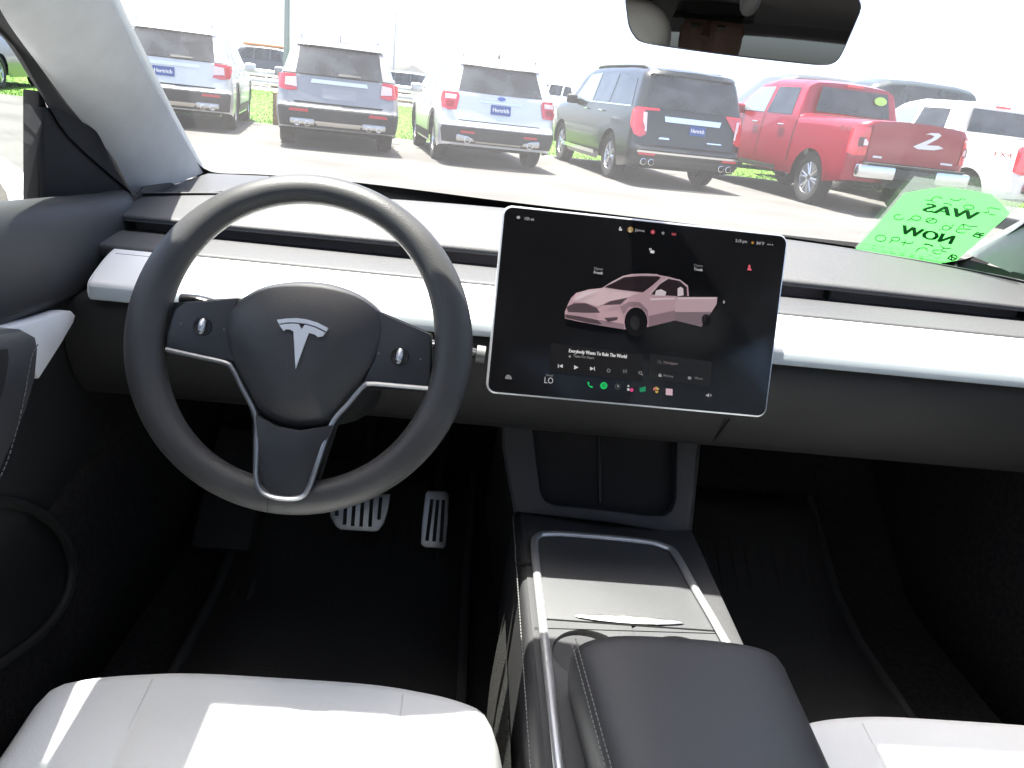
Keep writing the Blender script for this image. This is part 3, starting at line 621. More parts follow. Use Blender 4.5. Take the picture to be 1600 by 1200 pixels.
# padded armrest
amb = MB()
def arm(u, v):
    y = lerp(-.112, -.60, u); hw = lerp(.118, .104, min(1, u*2.2)); c = lerp(.0605, .066, u)
    n = 3.6; a = 2*math.pi*v - math.pi/2; ca, sa = math.cos(a), math.sin(a)
    X = hw*abs(ca)**(2/n)*(1 if ca > 0 else -1); Z = .048*abs(sa)**(2/n)*(1 if sa > 0 else -1)
    e = min(1, max(.0, u)/.045); k = (1-(1-e)**2.2)**.5 if e < 1 else 1
    k2 = lerp(.90, 1, k); return (c+X*k2, y, 682e-3+Z*lerp(.78, 1, k)+.002*math.cos(X/hw*1.57))
amb.grid(arm, 44, 64); arb = part('armrest', amb, LEATH, con)
part('armrest_front', MB().prism([arm(0, k/64) for k in range(64)], (0, .0015, 0)), LEATH, arb)
sp_ = [Vector(arm(u, .25+.25*.0+.5+.0)) for u in (0,)]
def armtop(u, side):
    y = lerp(-.112, -.60, u); hw = lerp(.118, .104, min(1, u*2.2)); c = lerp(.0605, .066, u); return Vector((c+side*(hw-.004), y, .7185))
part('stitching', stitches([armtop(.02+u*.5, -1) for u in np.linspace(0, 1, 30)]), STITCH, arb)
part('stitching', stitches([armtop(.02+u*.5, -1)+Vector((-.002, 0, -.009)) for u in np.linspace(0, 1, 30)]), STITCH, arb)
part('armrest_base', MB().box((.063, -.36, .636), (.20, .44, .03), bev=.008), BLACK, con)
# stitched leather edge on the left flank, seam, carpeted lower flank
ed = [Vector((-.0985, y, .646)) for y in np.linspace(.268, -.7, 40)]
part('stitching', stitches(ed), STITCH, con)
part('console_seam', MB().box((-.0875, .121, .6485), (.023, .006, .0015)), GAP, con)
part('flank_carpet', MB().grid(lambda u, v: (-.1085-.004*v-.006*math.sin(v*3), lerp(.10, -.75, u), lerp(.585, .34, v)), 12, 4), CARPETG, con)
# upright with the phone pocket
UPN = Vector((0, -.215, .12)).normalized(); UPP = Vector((0, .252, .657))
up = lambda px, o=0: onplane(px, UPP+UPN*o, UPN)
frame = [(790, 560), (783, 640), (785, 690), (795, 755), (803, 800), (860, 806), (960, 818), (1078, 838), (1088, 760), (1091, 690), (1094, 560), (1060, 560), (1058, 660), (1056, 780), (1050, 797), (1038, 805), (1015, 805), (935, 795), (868, 789), (852, 782), (845, 768), (831, 660), (828, 560)]
part('upright_frame', MB().prism([up(p) for p in frame], -UPN*.03, bev=.005), DASH, con)
part('phone_pad', MB().prism([up(p, -.022) for p in [(815, 550), (815, 790), (850, 800), (1070, 820), (1075, 550)]], -UPN*.01), mat('phone_pad_suede', (.016, .015, .016), .9, var=.3, vscale=18), con)
part('pad_divider', MB().tube([up((935, 640), -.0215), up((938, 785), -.0215)], .0035, 8), BLACK, con)
for x0, x1, y0_ in ((783, 803, 800), (1092, 1080, 838)):
    part('upright_cheek', MB().prism([up((x0, 640)), up((x0+2, 700)), up((x1, y0_)), up((x1, y0_))+Vector((0, .1, -.25)), up((x0, 640))+Vector((0, .15, -.25))], (.004 if x0 < 900 else -.004, 0, 0)), DASH2, con)

# ---- pedals ----------------------------------------------------------------------------------------------------
def pedal(kind, label, px, yy, tilt, slots, armto):
    n_ = Vector((0, -math.cos(tilt), math.sin(tilt))); c = at(px[0], 1, yy)
    q = lambda p, o=0: onplane(p, c+n_*o, n_)
    t = thing(kind, label, 'pedal', tuple(c))
    part('pad', MB().prism([q(p) for p in px[1]], -n_*.008, bev=.0025), BRUSH, t)
    for s in slots:
        part('rubber_strip', MB().tube([q(s[0], .0008), q(s[1], .0008)], .0034, 8, rz=.6), RUBBER, t)
    part('arm', MB().tube([c - n_*.012, c - n_*.05 + Vector((0, .01, .06)), Vector(armto)], [.012, .012, .012], 10), BLACK, t)
    return t
pedal('accelerator_pedal', 'tall narrow metal accelerator pedal with three dark rubber strips', ((680, 812), [(664, 772), (668, 766), (697, 767), (702, 774), (700, 815), (697, 852), (693, 857), (664, 856), (657, 850), (659, 815)]), .53, R(32), [((675, 780), (667, 845)), ((684, 781), (678, 846)), ((693, 781), (689, 847))], (-.22, .72, .66))
pedal('brake_pedal', 'wide metal brake pedal with vertical rubber strips below the steering wheel', ((562, 800), [(512, 770), (610, 772), (606, 800), (600, 818), (592, 829), (586, 831), (532, 828), (524, 822), (516, 808)]), .50, R(32), [((527, 775), (526, 806)), ((541, 775), (538, 820)), ((554, 776), (551, 822)), ((567, 776), (564, 823)), ((581, 777), (578, 823)), ((595, 777), (592, 812))], (-.36, .72, .68))

# ---- floor mats ----------------------------------------------------------------------------------------------
def floor_mat(label, x0, x1, loc):
    t = thing('floor_mat', label, 'floor mat', loc, 'rubber floor mats in the front footwells')
    yy = [-.12, .40, .52, .70]; zz = [.345, .347, .372, .478]
    part('base', MB().grid(lambda u, v: (lerp(x0, x1, u), lerp(-.12, .72, v), interp(yy, zz, lerp(-.12, .72, v))), 4, 16), RUBBER, t, solid=.006)
    n = int((x1-x0-.06)/.030)
    for k in range(n+1):
        x = x0+.03+k*.030
        part('rib', MB().tube([Vector((x, y, interp(yy, zz, y)+.001)) for y in (-.08, .15, .38, .50, .68)], .0055, 6, rz=.7), RUBBER, t)
    for x in (x0, x1):
        part('raised_edge', MB().tube([Vector((x, y, interp(yy, zz, y)+.006)) for y in (-.12, .15, .40, .52, .72)], .009, 8), RUBBER, t)
    return t
floor_mat('ribbed black rubber mat in the passenger footwell', .215, .60, (.41, .2, .34))
floor_mat('black rubber mat under the pedals in the driver footwell', -.60, -.15, (-.37, .2, .34))

# ---- seats ----------------------------------------------------------------------------------------------------
def seat(name, label, cx):
    t = thing(name, label, 'car seat', (cx, -.4, .335), 'white leather front seats')
    def cush(u, v):                      # u across, v front bottom -> back
        X = (2*u-1); ax = abs(X); front = -.032 - .085*ax**4.2
        if v < .3:
            q = v/.3*math.pi/2; y = front-.035+.035*math.sin(math.pi/2-q+0) + 0; y = front - .05*(1-math.cos(q)); z = .585-.10+.115*math.sin(q)
        else:
            k = (v-.3)/.7; y = lerp(front-.05, -.62, k); z = .600 - .028*k - .0
        hw = .268 - .004*v
        z += .020*max(0, (ax-.55)/.45)**1.5*(1-2.2*max(0, (ax-.82)/.18)**2) if v >= .15 else 0
        z -= (.065*max(0, (ax-.84)/.16)**2)
        z -= .006*math.exp(-((ax-.52)/.03)**2)*min(1, max(0, (v-.3)/.1))
        return (cx + X*hw, y, z)
    part('cushion', MB().grid(cush, 60, 40), WSEAT, t)
    part('cushion_side', MB().grid(lambda u, v: (lambda p: (p[0], p[1], lerp(p[2], .40, v)))(cush(0 if u < .5 else 1, .3+.7*(2*u if u < .5 else 2-2*u))), 40, 3), BLACK, t)
    part('seat_base', MB().box((cx, -.36, .42), (.44, .48, .12), bev=.02), BLACK, t)
    # seam lines across the cushion
    for sgn in (-1, 1):
        part('seam', MB().tube([Vector(cush(.5+sgn*.26, v))+Vector((0, 0, .0005)) for v in np.linspace(.3, .95, 20)], .0009, 6), mat('seat_seam', (.74, .74, .73), .8), t)
    def back(u, v, s):
        X = 2*u-1; z = lerp(.60, 1.24, v); hw = lerp(.255, .165, max(0, v-.35)/.65*1.0)*(1-.12*max(0, v-.85)/.15); y = -.66 - (z-.60)*.60
        th = .085*(1-abs(X)**6)*(1-.5*max(0, v-.85)/.15); wing = .055*max(0, abs(X)-.5)**1.3*2
        return (cx+X*hw, y + (wing if s else 0) + (0 if s else -.03-th), z - (.0 if s else .02))
    mb = MB().grid(lambda u, v: back(u, v, 1), 24, 20); mb.grid(lambda u, v: back(u, v, 0), 24, 20)
    part('backrest', mb, WSEAT, t)
    hc = Vector((cx, -1.10, 1.365)); tl = R(-22)
    def head(u, v):
        a = 2*math.pi*u; b_ = math.pi*v; n = 2/2.5
        f = lambda c_: abs(c_)**n*(1 if c_ >= 0 else -1)
        p = Vector((.125*f(math.cos(a))*f(math.sin(b_)), .05*f(math.sin(a))*f(math.sin(b_)), .095*f(-math.cos(b_)))); return hc + Matrix.Rotation(-tl*-1, 3, 'X') @ p
    part('headrest', MB().grid(head, 32, 18, True), WSEAT, t)
    return t
seat('driver_seat', 'white leather driver seat cushion below the steering wheel', -.37)
seat('passenger_seat', 'white leather passenger seat on the far side of the armrest', .45)
rs = thing('rear_bench_seat', 'white leather rear bench seat behind the front seats', 'car seat', (XC, -1.7, .4))
part('cushion', MB().box((XC, -1.55, .58), (1.3, .5, .16), bev=.05, seg=4), WSEAT, rs)
part('backrest', MB().box((XC, -1.88, .90), (1.3, .14, .62), Matrix.Rotation(R(18), 3, 'X'), bev=.05, seg=4), WSEAT, rs)
for x in (-.36, .43): part('headrest', MB().box((x, -2.02, 1.25), (.26, .09, .14), Matrix.Rotation(R(18), 3, 'X'), bev=.035, seg=4), WSEAT, rs)

# ---- rear-view mirror ----------------------------------------------------------------------------------------
RN = Vector((-.20, -.975, -.025)).normalized(); RP = Vector((.085, .17, 1.36))
rv = thing('rear_view_mirror', 'frameless rear-view mirror hanging from the windshield', 'mirror', tuple(RP))
mpx = [(979, -6), (981, 22), (984, 40), (992, 55), (1006, 65), (1060, 74), (1150, 86), (1240, 96), (1284, 100), (1302, 97), (1313, 86), (1326, 58), (1338, 30), (1344, 14), (1342, 2), (1334, -6), (1300, -12), (1150, -28), (1020, -38), (990, -30)]
mp = smoothpath([onplane(p, RP, RN) for p in mpx], 3, True)
part('housing', MB().prism([p-RN*.0035 for p in mp], -RN*.022, bev=.006), BLACK, rv)
part('glass', MB().prism(mp, -RN*.0033), MIRR, rv)
part('rim', MB().tube([p-RN*.002 for p in mp], .0016, 6, close=True), mat('mirror_rim', (.05, .045, .07), .2), rv)
top = Vector((.085, ws_y(.085, 1.435)-.008, 1.435))
part('stem', MB().tube([RP-RN*.018, (RP-RN*.018).lerp(top, .5)+Vector((0, .01, 0)), top], [.012, .010, .016], 12), BLACK, rv)

# ---- price tag on the windshield -------------------------------------------------------------------------------
def tg(c): return (1320+c[0]/5.714, 260+c[1]/5.714)
tag_ = thing('price_tag', 'bright green paper price tag in a clear sleeve standing on the dashboard against the windshield', 'price tag', tuple(ws((1465, 340), .01)))
def sheet(name, poly, inset, m, n=6):
    b = bmesh.new(); f = b.faces.new([b.verts.new((x, y, 0)) for x, y in poly]); bmesh.ops.triangulate(b, faces=[f]); bmesh.ops.subdivide_edges(b, edges=b.edges, cuts=3); bmesh.ops.triangulate(b, faces=b.faces)
    b.verts.index_update(); mb = MB().add([ws(tg((v.co.x, v.co.y)), inset) for v in b.verts], [[v.index for v in f.verts] for f in b.faces]); b.free()
    return part(name, mb, m, tag_)
def paper(name, col, alpha):
    m = bpy.data.materials.new(name); m.use_nodes = True; n = m.node_tree; [n.nodes.remove(x) for x in list(n.nodes)]
    o = n.nodes.new('ShaderNodeOutputMaterial'); d = n.nodes.new('ShaderNodeBsdfDiffuse'); t = n.nodes.new('ShaderNodeBsdfTranslucent'); a = n.nodes.new('ShaderNodeMixShader'); a.inputs[0].default_value = .55
    for x in (d, t): x.inputs[0].default_value = (*col, 1)
    n.links.new(d.outputs[0], a.inputs[1]); n.links.new(t.outputs[0], a.inputs[2])
    tr = n.nodes.new('ShaderNodeBsdfTransparent'); tr.inputs[0].default_value = (.8, .82, .8, 1) ; x = n.nodes.new('ShaderNodeMixShader'); x.inputs[0].default_value = alpha
    n.links.new(tr.outputs[0], x.inputs[1]); n.links.new(a.outputs[0], x.inputs[2]); n.links.new(x.outputs[0], o.inputs[0]); return m
sheet('clear_sleeve', [(90, 690), (620, 45), (1640, 215), (1600, 270), (1010, 795), (850, 822)], .008, paper('clear_sleeve', (.2, .23, .21), .5))
sheet('green_paper', [(97, 685), (320, 430), (530, 180), (700, 148), (900, 120), (1130, 152), (1310, 187), (1400, 270), (1475, 360), (1240, 575), (1000, 788), (850, 815), (500, 757)], .012, paper('green_paper', (.19, .97, .22), .9))
INK = mat('dark_green_ink', (.05, .30, .08), .8)
def tw(s, o, e, upv, bold=.02):
    mb = MB(); o = Vector((*o, 0)); e = Vector((*e, 0)); U = Vector((*upv, 0))
    text(mb, s, lambda u, v: ws(tg(e+(o-e)*u+U*v), .0165), bold=bold); part('tag_lettering', mb, INK, tag_, smooth=False)
tw('WAS', (692, 318), (1165, 400), (45, -75)); tw('NOW', (485, 522), (945, 620), (42, -78))
def strokes(lines, r_=4.2, name='pen_stroke'):
    for L in lines:
        mb = MB(); q = smoothpath([(x, y, 0) for x, y in L], 4)
        for a, b in zip(q[:-1], q[1:]):
            t = (b-a); 
            if t.length < 1e-6: continue
            nn = Vector((-t.y, t.x, 0)).normalized()*r_
            mb.add([ws(tg((p.x, p.y)), .0165) for p in (a-nn, a+nn, b+nn, b-nn)], [(0, 1, 2, 3)])
        part(name, mb, mat('pen_ink', (.05, .3, .08), .8), tag_, smooth=False)
def loop(cx, cy, rx, ry, n=10): return [(cx+rx*math.cos(2*math.pi*i/n)+ry*.35*math.sin(-2*math.pi*i/n), cy+ry*math.sin(2*math.pi*i/n)+.12*rx*math.cos(2*math.pi*i/n)) for i in range(n+1)]
strokes([[(715, 215), (770, 218), (800, 190), (850, 190), (870, 205)], [(770, 218), (800, 240)], [(940, 205), (1000, 222), (1050, 200)], [(1060, 205), (1075, 212)], [(880, 245), (930, 250), (960, 268)], loop(1108, 280, 45, 20), [(1270, 290), (1310, 285), (1390, 300)], [(1235, 322), (1285, 330), (1275, 305)], [(1290, 345), (1345, 350)],
         loop(483, 375, 42, 24)[:9], loop(640, 382, 40, 20), [(600, 385), (560, 405)], loop(775, 405, 48, 22), [(725, 415), (800, 390)], loop(905, 470, 34, 20), [(940, 480), (972, 440)], [(845, 490), (865, 485)], [(1015, 470), (1060, 435), (1110, 455), (1185, 455)], [(1060, 435), (1070, 480), (1130, 480)], loop(1040, 497, 45, 18)[1:9],
         loop(322, 568, 46, 28), loop(455, 575, 36, 18), [(425, 580), (400, 612)], [(500, 600), (580, 615), (610, 600)], [(545, 590), (520, 635)], [(720, 612), (790, 640), (770, 625)], [(640, 690), (660, 660), (720, 655), (740, 680)], [(850, 630), (890, 655), (950, 655)], [(890, 655), (860, 680), (910, 690)], loop(830, 690, 45, 18)[1:9], [(760, 620), (700, 625)]])
strokes([[(1150, 545), (1210, 555), (1200, 525), (1245, 520)], [(1140, 545), (1190, 510), (1210, 555)], [(1160, 525), (1240, 540)], [(915, 745), (965, 765), (1005, 735), (960, 715), (925, 745)], [(940, 725), (990, 750)], [(960, 710), (950, 770)]], 6)
fine = []
for k, (x0, y0, x1) in enumerate([(180, 620, 560), (215, 655, 700), (230, 675, 620), (360, 695, 760), (600, 740, 860), (720, 715, 900), (730, 735, 890), (720, 760, 860), (740, 780, 850)]):
    x = x0
    while x < x1:
        l = random.uniform(14, 45); fine.append([(x, y0+(x-x0)*.17), (x+l, y0+(x+l-x0)*.17)]); x += l+12
strokes(fine[::2], 2.2, 'fine_print')

# ---- the photographer on the rear seat, seen only in the rear-view mirror ---------------------------------------
def photographer():
    t = thing('person', 'person in dark cap leaning forward between the front seats, seen in the rear-view mirror', 'person', (-.1, -1.4, .42))
    V = []; E = []; RR = []
    def ch(pts, start=None):
        p = start
        for q in pts:
            V.append(Vector(q[:3])); RR.append(q[3]); i = len(V)-1
            if p is not None: E.append((p, i))
            p = i
        return p
    pel = ch([(-.10, -1.52, .78, .15)])
    chest = ch([(-.10, -1.42, .95, .14), (-.11, -1.27, 1.10, .15)], pel)
    nk = ch([(-.12, -1.17, 1.20, .075), (-.135, -1.13, 1.26, .058)], chest)
    ch([(-.14, -1.10, 1.325, .085), (-.14, -1.085, 1.39, .092), (-.14, -1.10, 1.44, .07)], nk)
    for s in (-1, 1):
        e = ch([(-.11+s*.17, -1.26, 1.13, .075), (-.11+s*.24, -1.10, .98, .055), (-.17+s*.12, -.99, 1.14, .036), (-.19+s*.075, -.95, 1.19, .034)], chest)
        for k in range(4): ch([(-.19+s*(.075-.012*k), -.935+.004*k, 1.205+.018*k, .010), (-.19+s*(.045-.006*k), -.905, 1.21+.019*k, .009)], e)
        ch([(-.19+s*.05, -.955, 1.175, .011), (-.19+s*.03, -.93, 1.185, .010)], e)
        ch([(-.10+s*.11, -1.30, .74, .09), (-.10+s*.14, -1.16, .74, .075), (-.10+s*.13, -1.20, .46, .05), (-.10+s*.13, -1.10, .42, .045)], pel)
    me = bpy.data.meshes.new('body'); me.from_pydata([tuple(v-OFF[t]) for v in V], E, [])
    o = link('body', me, t); o.modifiers.new('skin', 'SKIN'); o.modifiers.new('sub', 'SUBSURF').render_levels = 2
    for i, r_ in enumerate(RR): me.skin_vertices[0].data[i].radius = (r_, r_)
    me.skin_vertices[0].data[0].use_root = True
    # dark jacket on body, skin tone on head and hands by height along the body
    m = bpy.data.materials.new('jacket_and_skin'); m.use_nodes = True; n = m.node_tree; b = n.nodes['Principled BSDF']; b.inputs['Roughness'].default_value = .7
    tc = n.nodes.new('ShaderNodeTexCoord'); sx_ = n.nodes.new('ShaderNodeSeparateXYZ'); n.links.new(tc.outputs['Object'], sx_.inputs[0])
    g = n.nodes.new('ShaderNodeMath'); g.operation = 'GREATER_THAN'; g.inputs[1].default_value = .80; n.links.new(sx_.outputs[2], g.inputs[0])
    mx = n.nodes.new('ShaderNodeMix'); mx.data_type = 'RGBA'; mx.inputs[6].default_value = (.02, .02, .022, 1); mx.inputs[7].default_value = (.10, .055, .042, 1); n.links.new(g.outputs[0], mx.inputs[0]); n.links.new(mx.outputs[2], b.inputs['Base Color'])
    me.materials.append(m)
    hc = Vector((-.14, -1.085, 1.40)); hd = OFF[t]
    F = mat('face_skin', (.10, .055, .042), .6)
    part('nose', MB().tube([hc+Vector((0, .070, .01)), hc+Vector((0, .092, -.022)), hc+Vector((0, .07, -.035))], [.008, .014, .010], 8), F, t)
    for s in (-1, 1):
        part('ear', MB().tube([hc+Vector((s*.070, -.005, .015)), hc+Vector((s*.078, -.012, -.005)), hc+Vector((s*.070, -.002, -.03))], [.006, .008, .005], 8), F, t)
        part('eye', MB().tube([hc+Vector((s*.022, .068, .0)), hc+Vector((s*.042, .062, .0))], .006, 8), BLACK, t)
    part('mouth', MB().tube([hc+Vector((-.025, .082, -.06)), hc+Vector((0, .09, -.062)), hc+Vector((.025, .082, -.06))], .005, 6), mat('lips', (.22, .08, .07), .5), t)
    CAP = mat('dark_cap_cloth', (.012, .012, .014), .85)
    c = MB().grid(lambda u, v: hc + Vector((.103*math.cos(2*math.pi*u)*math.cos(v*1.57), .112*math.sin(2*math.pi*u)*math.cos(v*1.57)-.01, .022+.10*math.sin(v*1.57))), 28, 8, True)
    c.grid(lambda u, v: hc + Vector(((2*u-1)*.085, .075+.085*v*(1-(2*u-1)**2*.5), .03-.02*v)), 10, 4)
    part('cap', c, CAP, t)
    cm = MB().box((-.19, -.90, 1.245), (.11, .03, .065), bev=.008); pc = thing('hand_camera', 'small black compact camera held by the person in the mirror', 'camera', (-.19, -.90, 1.2)); part('camera_body', cm, BLACK, pc)
    part('camera_lens', MB().lathe([(.024, 0), (.024, .018), (.018, .02), (0, .019)], (-.19, -.886, 1.247), (0, 1, 0), 20), CHROME, pc)
photographer()
# =================================================================== OUTSIDE
def noise_mat(name, c1, c2, scale, rough=.9, bump=0., c3=None, s2=None):
    m = bpy.data.materials.new(name); m.use_nodes = True; n = m.node_tree; b = n.nodes['Principled BSDF']; b.inputs['Roughness'].default_value = rough; b.inputs['Specular IOR Level'].default_value = .3
    tc = n.nodes.new('ShaderNodeTexCoord'); t = n.nodes.new('ShaderNodeTexNoise'); t.inputs['Scale'].default_value = scale; t.inputs['Detail'].default_value = 10; t.inputs['Roughness'].default_value = .65
    n.links.new(tc.outputs['Object'], t.inputs['Vector']); r_ = n.nodes.new('ShaderNodeValToRGB')
    r_.color_ramp.elements[0].position = .32; r_.color_ramp.elements[1].position = .68; r_.color_ramp.elements[0].color = (*c1, 1); r_.color_ramp.elements[1].color = (*c2, 1)
    n.links.new(t.outputs[0], r_.inputs[0]); src = r_.outputs[0]
    if c3:
        t2 = n.nodes.new('ShaderNodeTexNoise'); t2.inputs['Scale'].default_value = s2; t2.inputs['Detail'].default_value = 6; n.links.new(tc.outputs['Object'], t2.inputs['Vector'])
        mr = n.nodes.new('ShaderNodeMapRange'); mr.inputs[1].default_value = .45; mr.inputs[2].default_value = .62; n.links.new(t2.outputs[0], mr.inputs[0])
        mx = n.nodes.new('ShaderNodeMix'); mx.data_type = 'RGBA'; mx.inputs[7].default_value = (*c3, 1); n.links.new(src, mx.inputs[6]); n.links.new(mr.outputs[0], mx.inputs[0]); src = mx.outputs[2]
    n.links.new(src, b.inputs['Base Color'])
    if bump:
        bp = n.nodes.new('ShaderNodeBump'); bp.inputs['Strength'].default_value = bump; bp.inputs['Distance'].default_value = .01; n.links.new(t.outputs[0], bp.inputs['Height']); n.links.new(bp.outputs[0], b.inputs['Normal'])
    return m
def quad(x0, x1, y0, y1, z, n=1): return MB().grid(lambda u, v: (lerp(x0, x1, u), lerp(y0, y1, v), z), n, n)
struct('ground', quad(-1500, 1500, -1500, 1500, -.012), noise_mat('far_ground', (.3, .3, .28), (.38, .38, .36), .05))
struct('parking_lot', quad(-60, 60, -40, 18.1, 0), noise_mat('worn_asphalt', (.096, .091, .086), (.127, .121, .114), 18, bump=.35, c3=(.085, .081, .077), s2=.5), label='worn pale asphalt parking lot')
GR = noise_mat('lawn_soil', (.07, .15, .018), (.09, .18, .023), 2)
struct('lawn', quad(-60, 60, 18.1, 42.6, -.004), GR, label='mown green lawn strip beyond the parked cars')
mb = MB()
for k in range(24): mb.box((-58+k*5, 18.16, .03), (4.98, .12, .1))
struct('sidewalk', quad(-70, 70, 42.6, 45.0, .01), noise_mat('pale_concrete', (.42, .41, .39), (.52, .51, .49), 3), label='pale concrete path beside the road')
struct('verge', quad(-70, 70, 45.0, 47.5, -.002), noise_mat('dry_verge', (.2, .17, .09), (.27, .23, .12), 3), label='dry brown verge under the guardrail')
struct('road', quad(-80, 80, 47.5, 80, 0), noise_mat('road_asphalt', (.13, .13, .125), (.18, .18, .17), 2), label='grey asphalt road')
# grass blades on the lawn
N = 70000; ys = 18.15+(np.random.rand(N)**1.6)*24; xs = -34+np.random.rand(N)*54; keep = np.ones(N, bool)
h = .015+.025*np.random.rand(N); a = np.random.rand(N)*6.28; wd = .006+.0004*ys
vx = np.stack([np.stack([xs-np.cos(a)*wd, ys-np.sin(a)*wd, np.full(N, -.006)], 1), np.stack([xs+np.cos(a)*wd, ys+np.sin(a)*wd, np.full(N, -.006)], 1), np.stack([xs+(np.random.rand(N)-.5)*.05, ys+(np.random.rand(N)-.5)*.05, h], 1)], 1).reshape(-1, 3)
me = bpy.data.meshes.new('grass_blades'); me.from_pydata(vx.tolist(), [], np.arange(3*N).reshape(-1, 3).tolist()); me.materials.append(noise_mat('grass_blade', (.08, .165, .02), (.105, .2, .027), .6, rough=.6))
g = link('grass_blades', me, None); g['kind'] = 'stuff'; g['label'] = 'short green grass blades of the lawn strip'; g['category'] = 'grass'

# ---- guardrail -------------------------------------------------------------------------------------------------
GALV = mat('galvanised_steel', (.55, .57, .58), .45, metal=.7, var=.1, vscale=3)
gr = thing('guardrail', 'long two-beam steel guardrail along the road beyond the lawn', 'guardrail', (-6, 45.6, 0))
wprof = [(0, 0), (-.05, .05), (-.05, .1), (0, .15), (-.05, .2), (-.05, .25), (0, .3)]
for z0 in (.62, .18):
    for k in range(8):
        x0, x1 = -36+k*6.0, -36+k*6.0+5.98
        part('beam', MB().grid(lambda u, v: (lerp(x0, x1, u), 45.5+wprof[round(v*6)][0]*1.6, z0+wprof[round(v*6)][1]*1.15), 2, 6), GALV, gr, smooth=False, solid=.01)
for k in range(17):
    part('post', MB().box((-36+k*3.0, 45.62, .48), (.12, .14, 1.0)), GALV, gr, smooth=False)
# ---- poles and post -----------------------------------------------------------------------------------------
p = at((447, 178), 2, 0); p = Vector((p.x, p.y, 0)); p = CAM + (p-CAM)*.999
b0 = at((447, 178), 2, 0)
t = thing('light_pole', 'thick grey steel light pole rising behind the grey SUV', 'light pole', (b0.x, b0.y, 0))
part('shaft', MB().tube([Vector((b0.x, b0.y, 0)), Vector((b0.x, b0.y, 9))], [.085, .06], 14), mat('pole_grey', (.22, .24, .25), .5, metal=.5), t)
part('base', MB().box((b0.x, b0.y, .15), (.4, .4, .3), bev=.03), mat('pole_base', (.45, .44, .42), .9), t)
part('lamp_head', MB().box((b0.x+.5, b0.y, 9), (1.1, .25, .12), bev=.03), MATS['pole_grey'], t)
c = at((615, 100), 1, 52); t = thing('thin_pole', 'thin pale pole standing beyond the guardrail', 'pole', (c.x, 52, 0))
ph = at((615, 24), 1, 52).z
part('shaft', MB().tube([Vector((c.x, 52, 0)), Vector((c.x, 52, ph))], [.07, .045], 10), mat('pole_pale', (.45, .46, .47), .5), t)
part('cap', MB().tube([Vector((c.x, 52, ph)), Vector((c.x, 52, ph+.08))], .07, 10), MATS['pole_pale'], t)
b0 = at((433, 195), 2, 0)
WOOD = noise_mat('weathered_wood', (.23, .15, .08), (.34, .24, .13), 14)
t = thing('wooden_post', 'short brown wooden post in the grass between two SUVs', 'post', (b0.x, b0.y, 0))
part('post_body', MB().box((b0.x, b0.y, .33), (.17, .17, .66), bev=.012), WOOD, t)
part('post_cap', MB().prism([(b0.x-.09, b0.y-.09, .66), (b0.x+.09, b0.y-.09, .66), (b0.x+.09, b0.y+.09, .66), (b0.x-.09, b0.y+.09, .66)], (0, 0, .02)), WOOD, t)
# far pale building on the horizon
c = at((648, 118), 1, 190)
t = thing('distant_house', 'pale low house far beyond the road', 'house', (c.x, 190, 0))
part('wall', MB().box((c.x, 190, 1.6), (5.5, 6, 3.2)), mat('pale_siding', (.5, .5, .48), .8), t, smooth=False)
part('roof', MB().prism([(c.x-3.1, 186.8, 3.2), (c.x+3.1, 186.8, 3.2), (c.x, 186.8, 4.6)], (0, 6.4, 0)), mat('pale_shingle', (.3, .29, .28), .9), t, smooth=False)

# ---- vehicles --------------------------------------------------------------------------------------------------
TYRE = mat('tyre_rubber', (.018, .018, .018), .85, var=.2, vscale=10)
ALLOY = mat('alloy_silver', (.6, .61, .62), .3, metal=1.)
ALLOYD = mat('alloy_dark', (.12, .12, .13), .35, metal=.9)
CLAD = mat('cladding_plastic', (.03, .031, .033), .65, var=.15, vscale=6)
TGLASS = mat('privacy_glass', (.018, .022, .026), .1, spec=.5, coat=.3, var=.9, vscale=2.5)
CGLASS = mat('clear_car_glass', (.16, .2, .22), .06, spec=.7, coat=.5)
RLAMP = mat('tail_lamp_red', (.6, .015, .03), .15, coat=1., spec=.6)
WLAMP = mat('tail_lamp_clear', (.75, .6, .58), .15, coat=1.)
CHRM = mat('vehicle_chrome', (.75, .76, .77), .2, metal=1.)
PLB = mat('plate_blue', (.01, .06, .25), .4); PLW = mat('plate_white', (.85, .85, .85), .5)
UNDER = mat('underbody', (.01, .01, .01), .9)
def paint(n, c, metal=.0, rough=.3): return mat(n, c, rough, metal=metal, coat=.5, coat_r=.06, spec=.4)

def refine(b, L):
    for _ in range(7):
        es = [e for e in b.edges if e.calc_length() > L]
        if not es: break
        bmesh.ops.subdivide_edges(b, edges=es, cuts=1); bmesh.ops.triangulate(b, faces=[f for f in b.faces if len(f.verts) > 3])

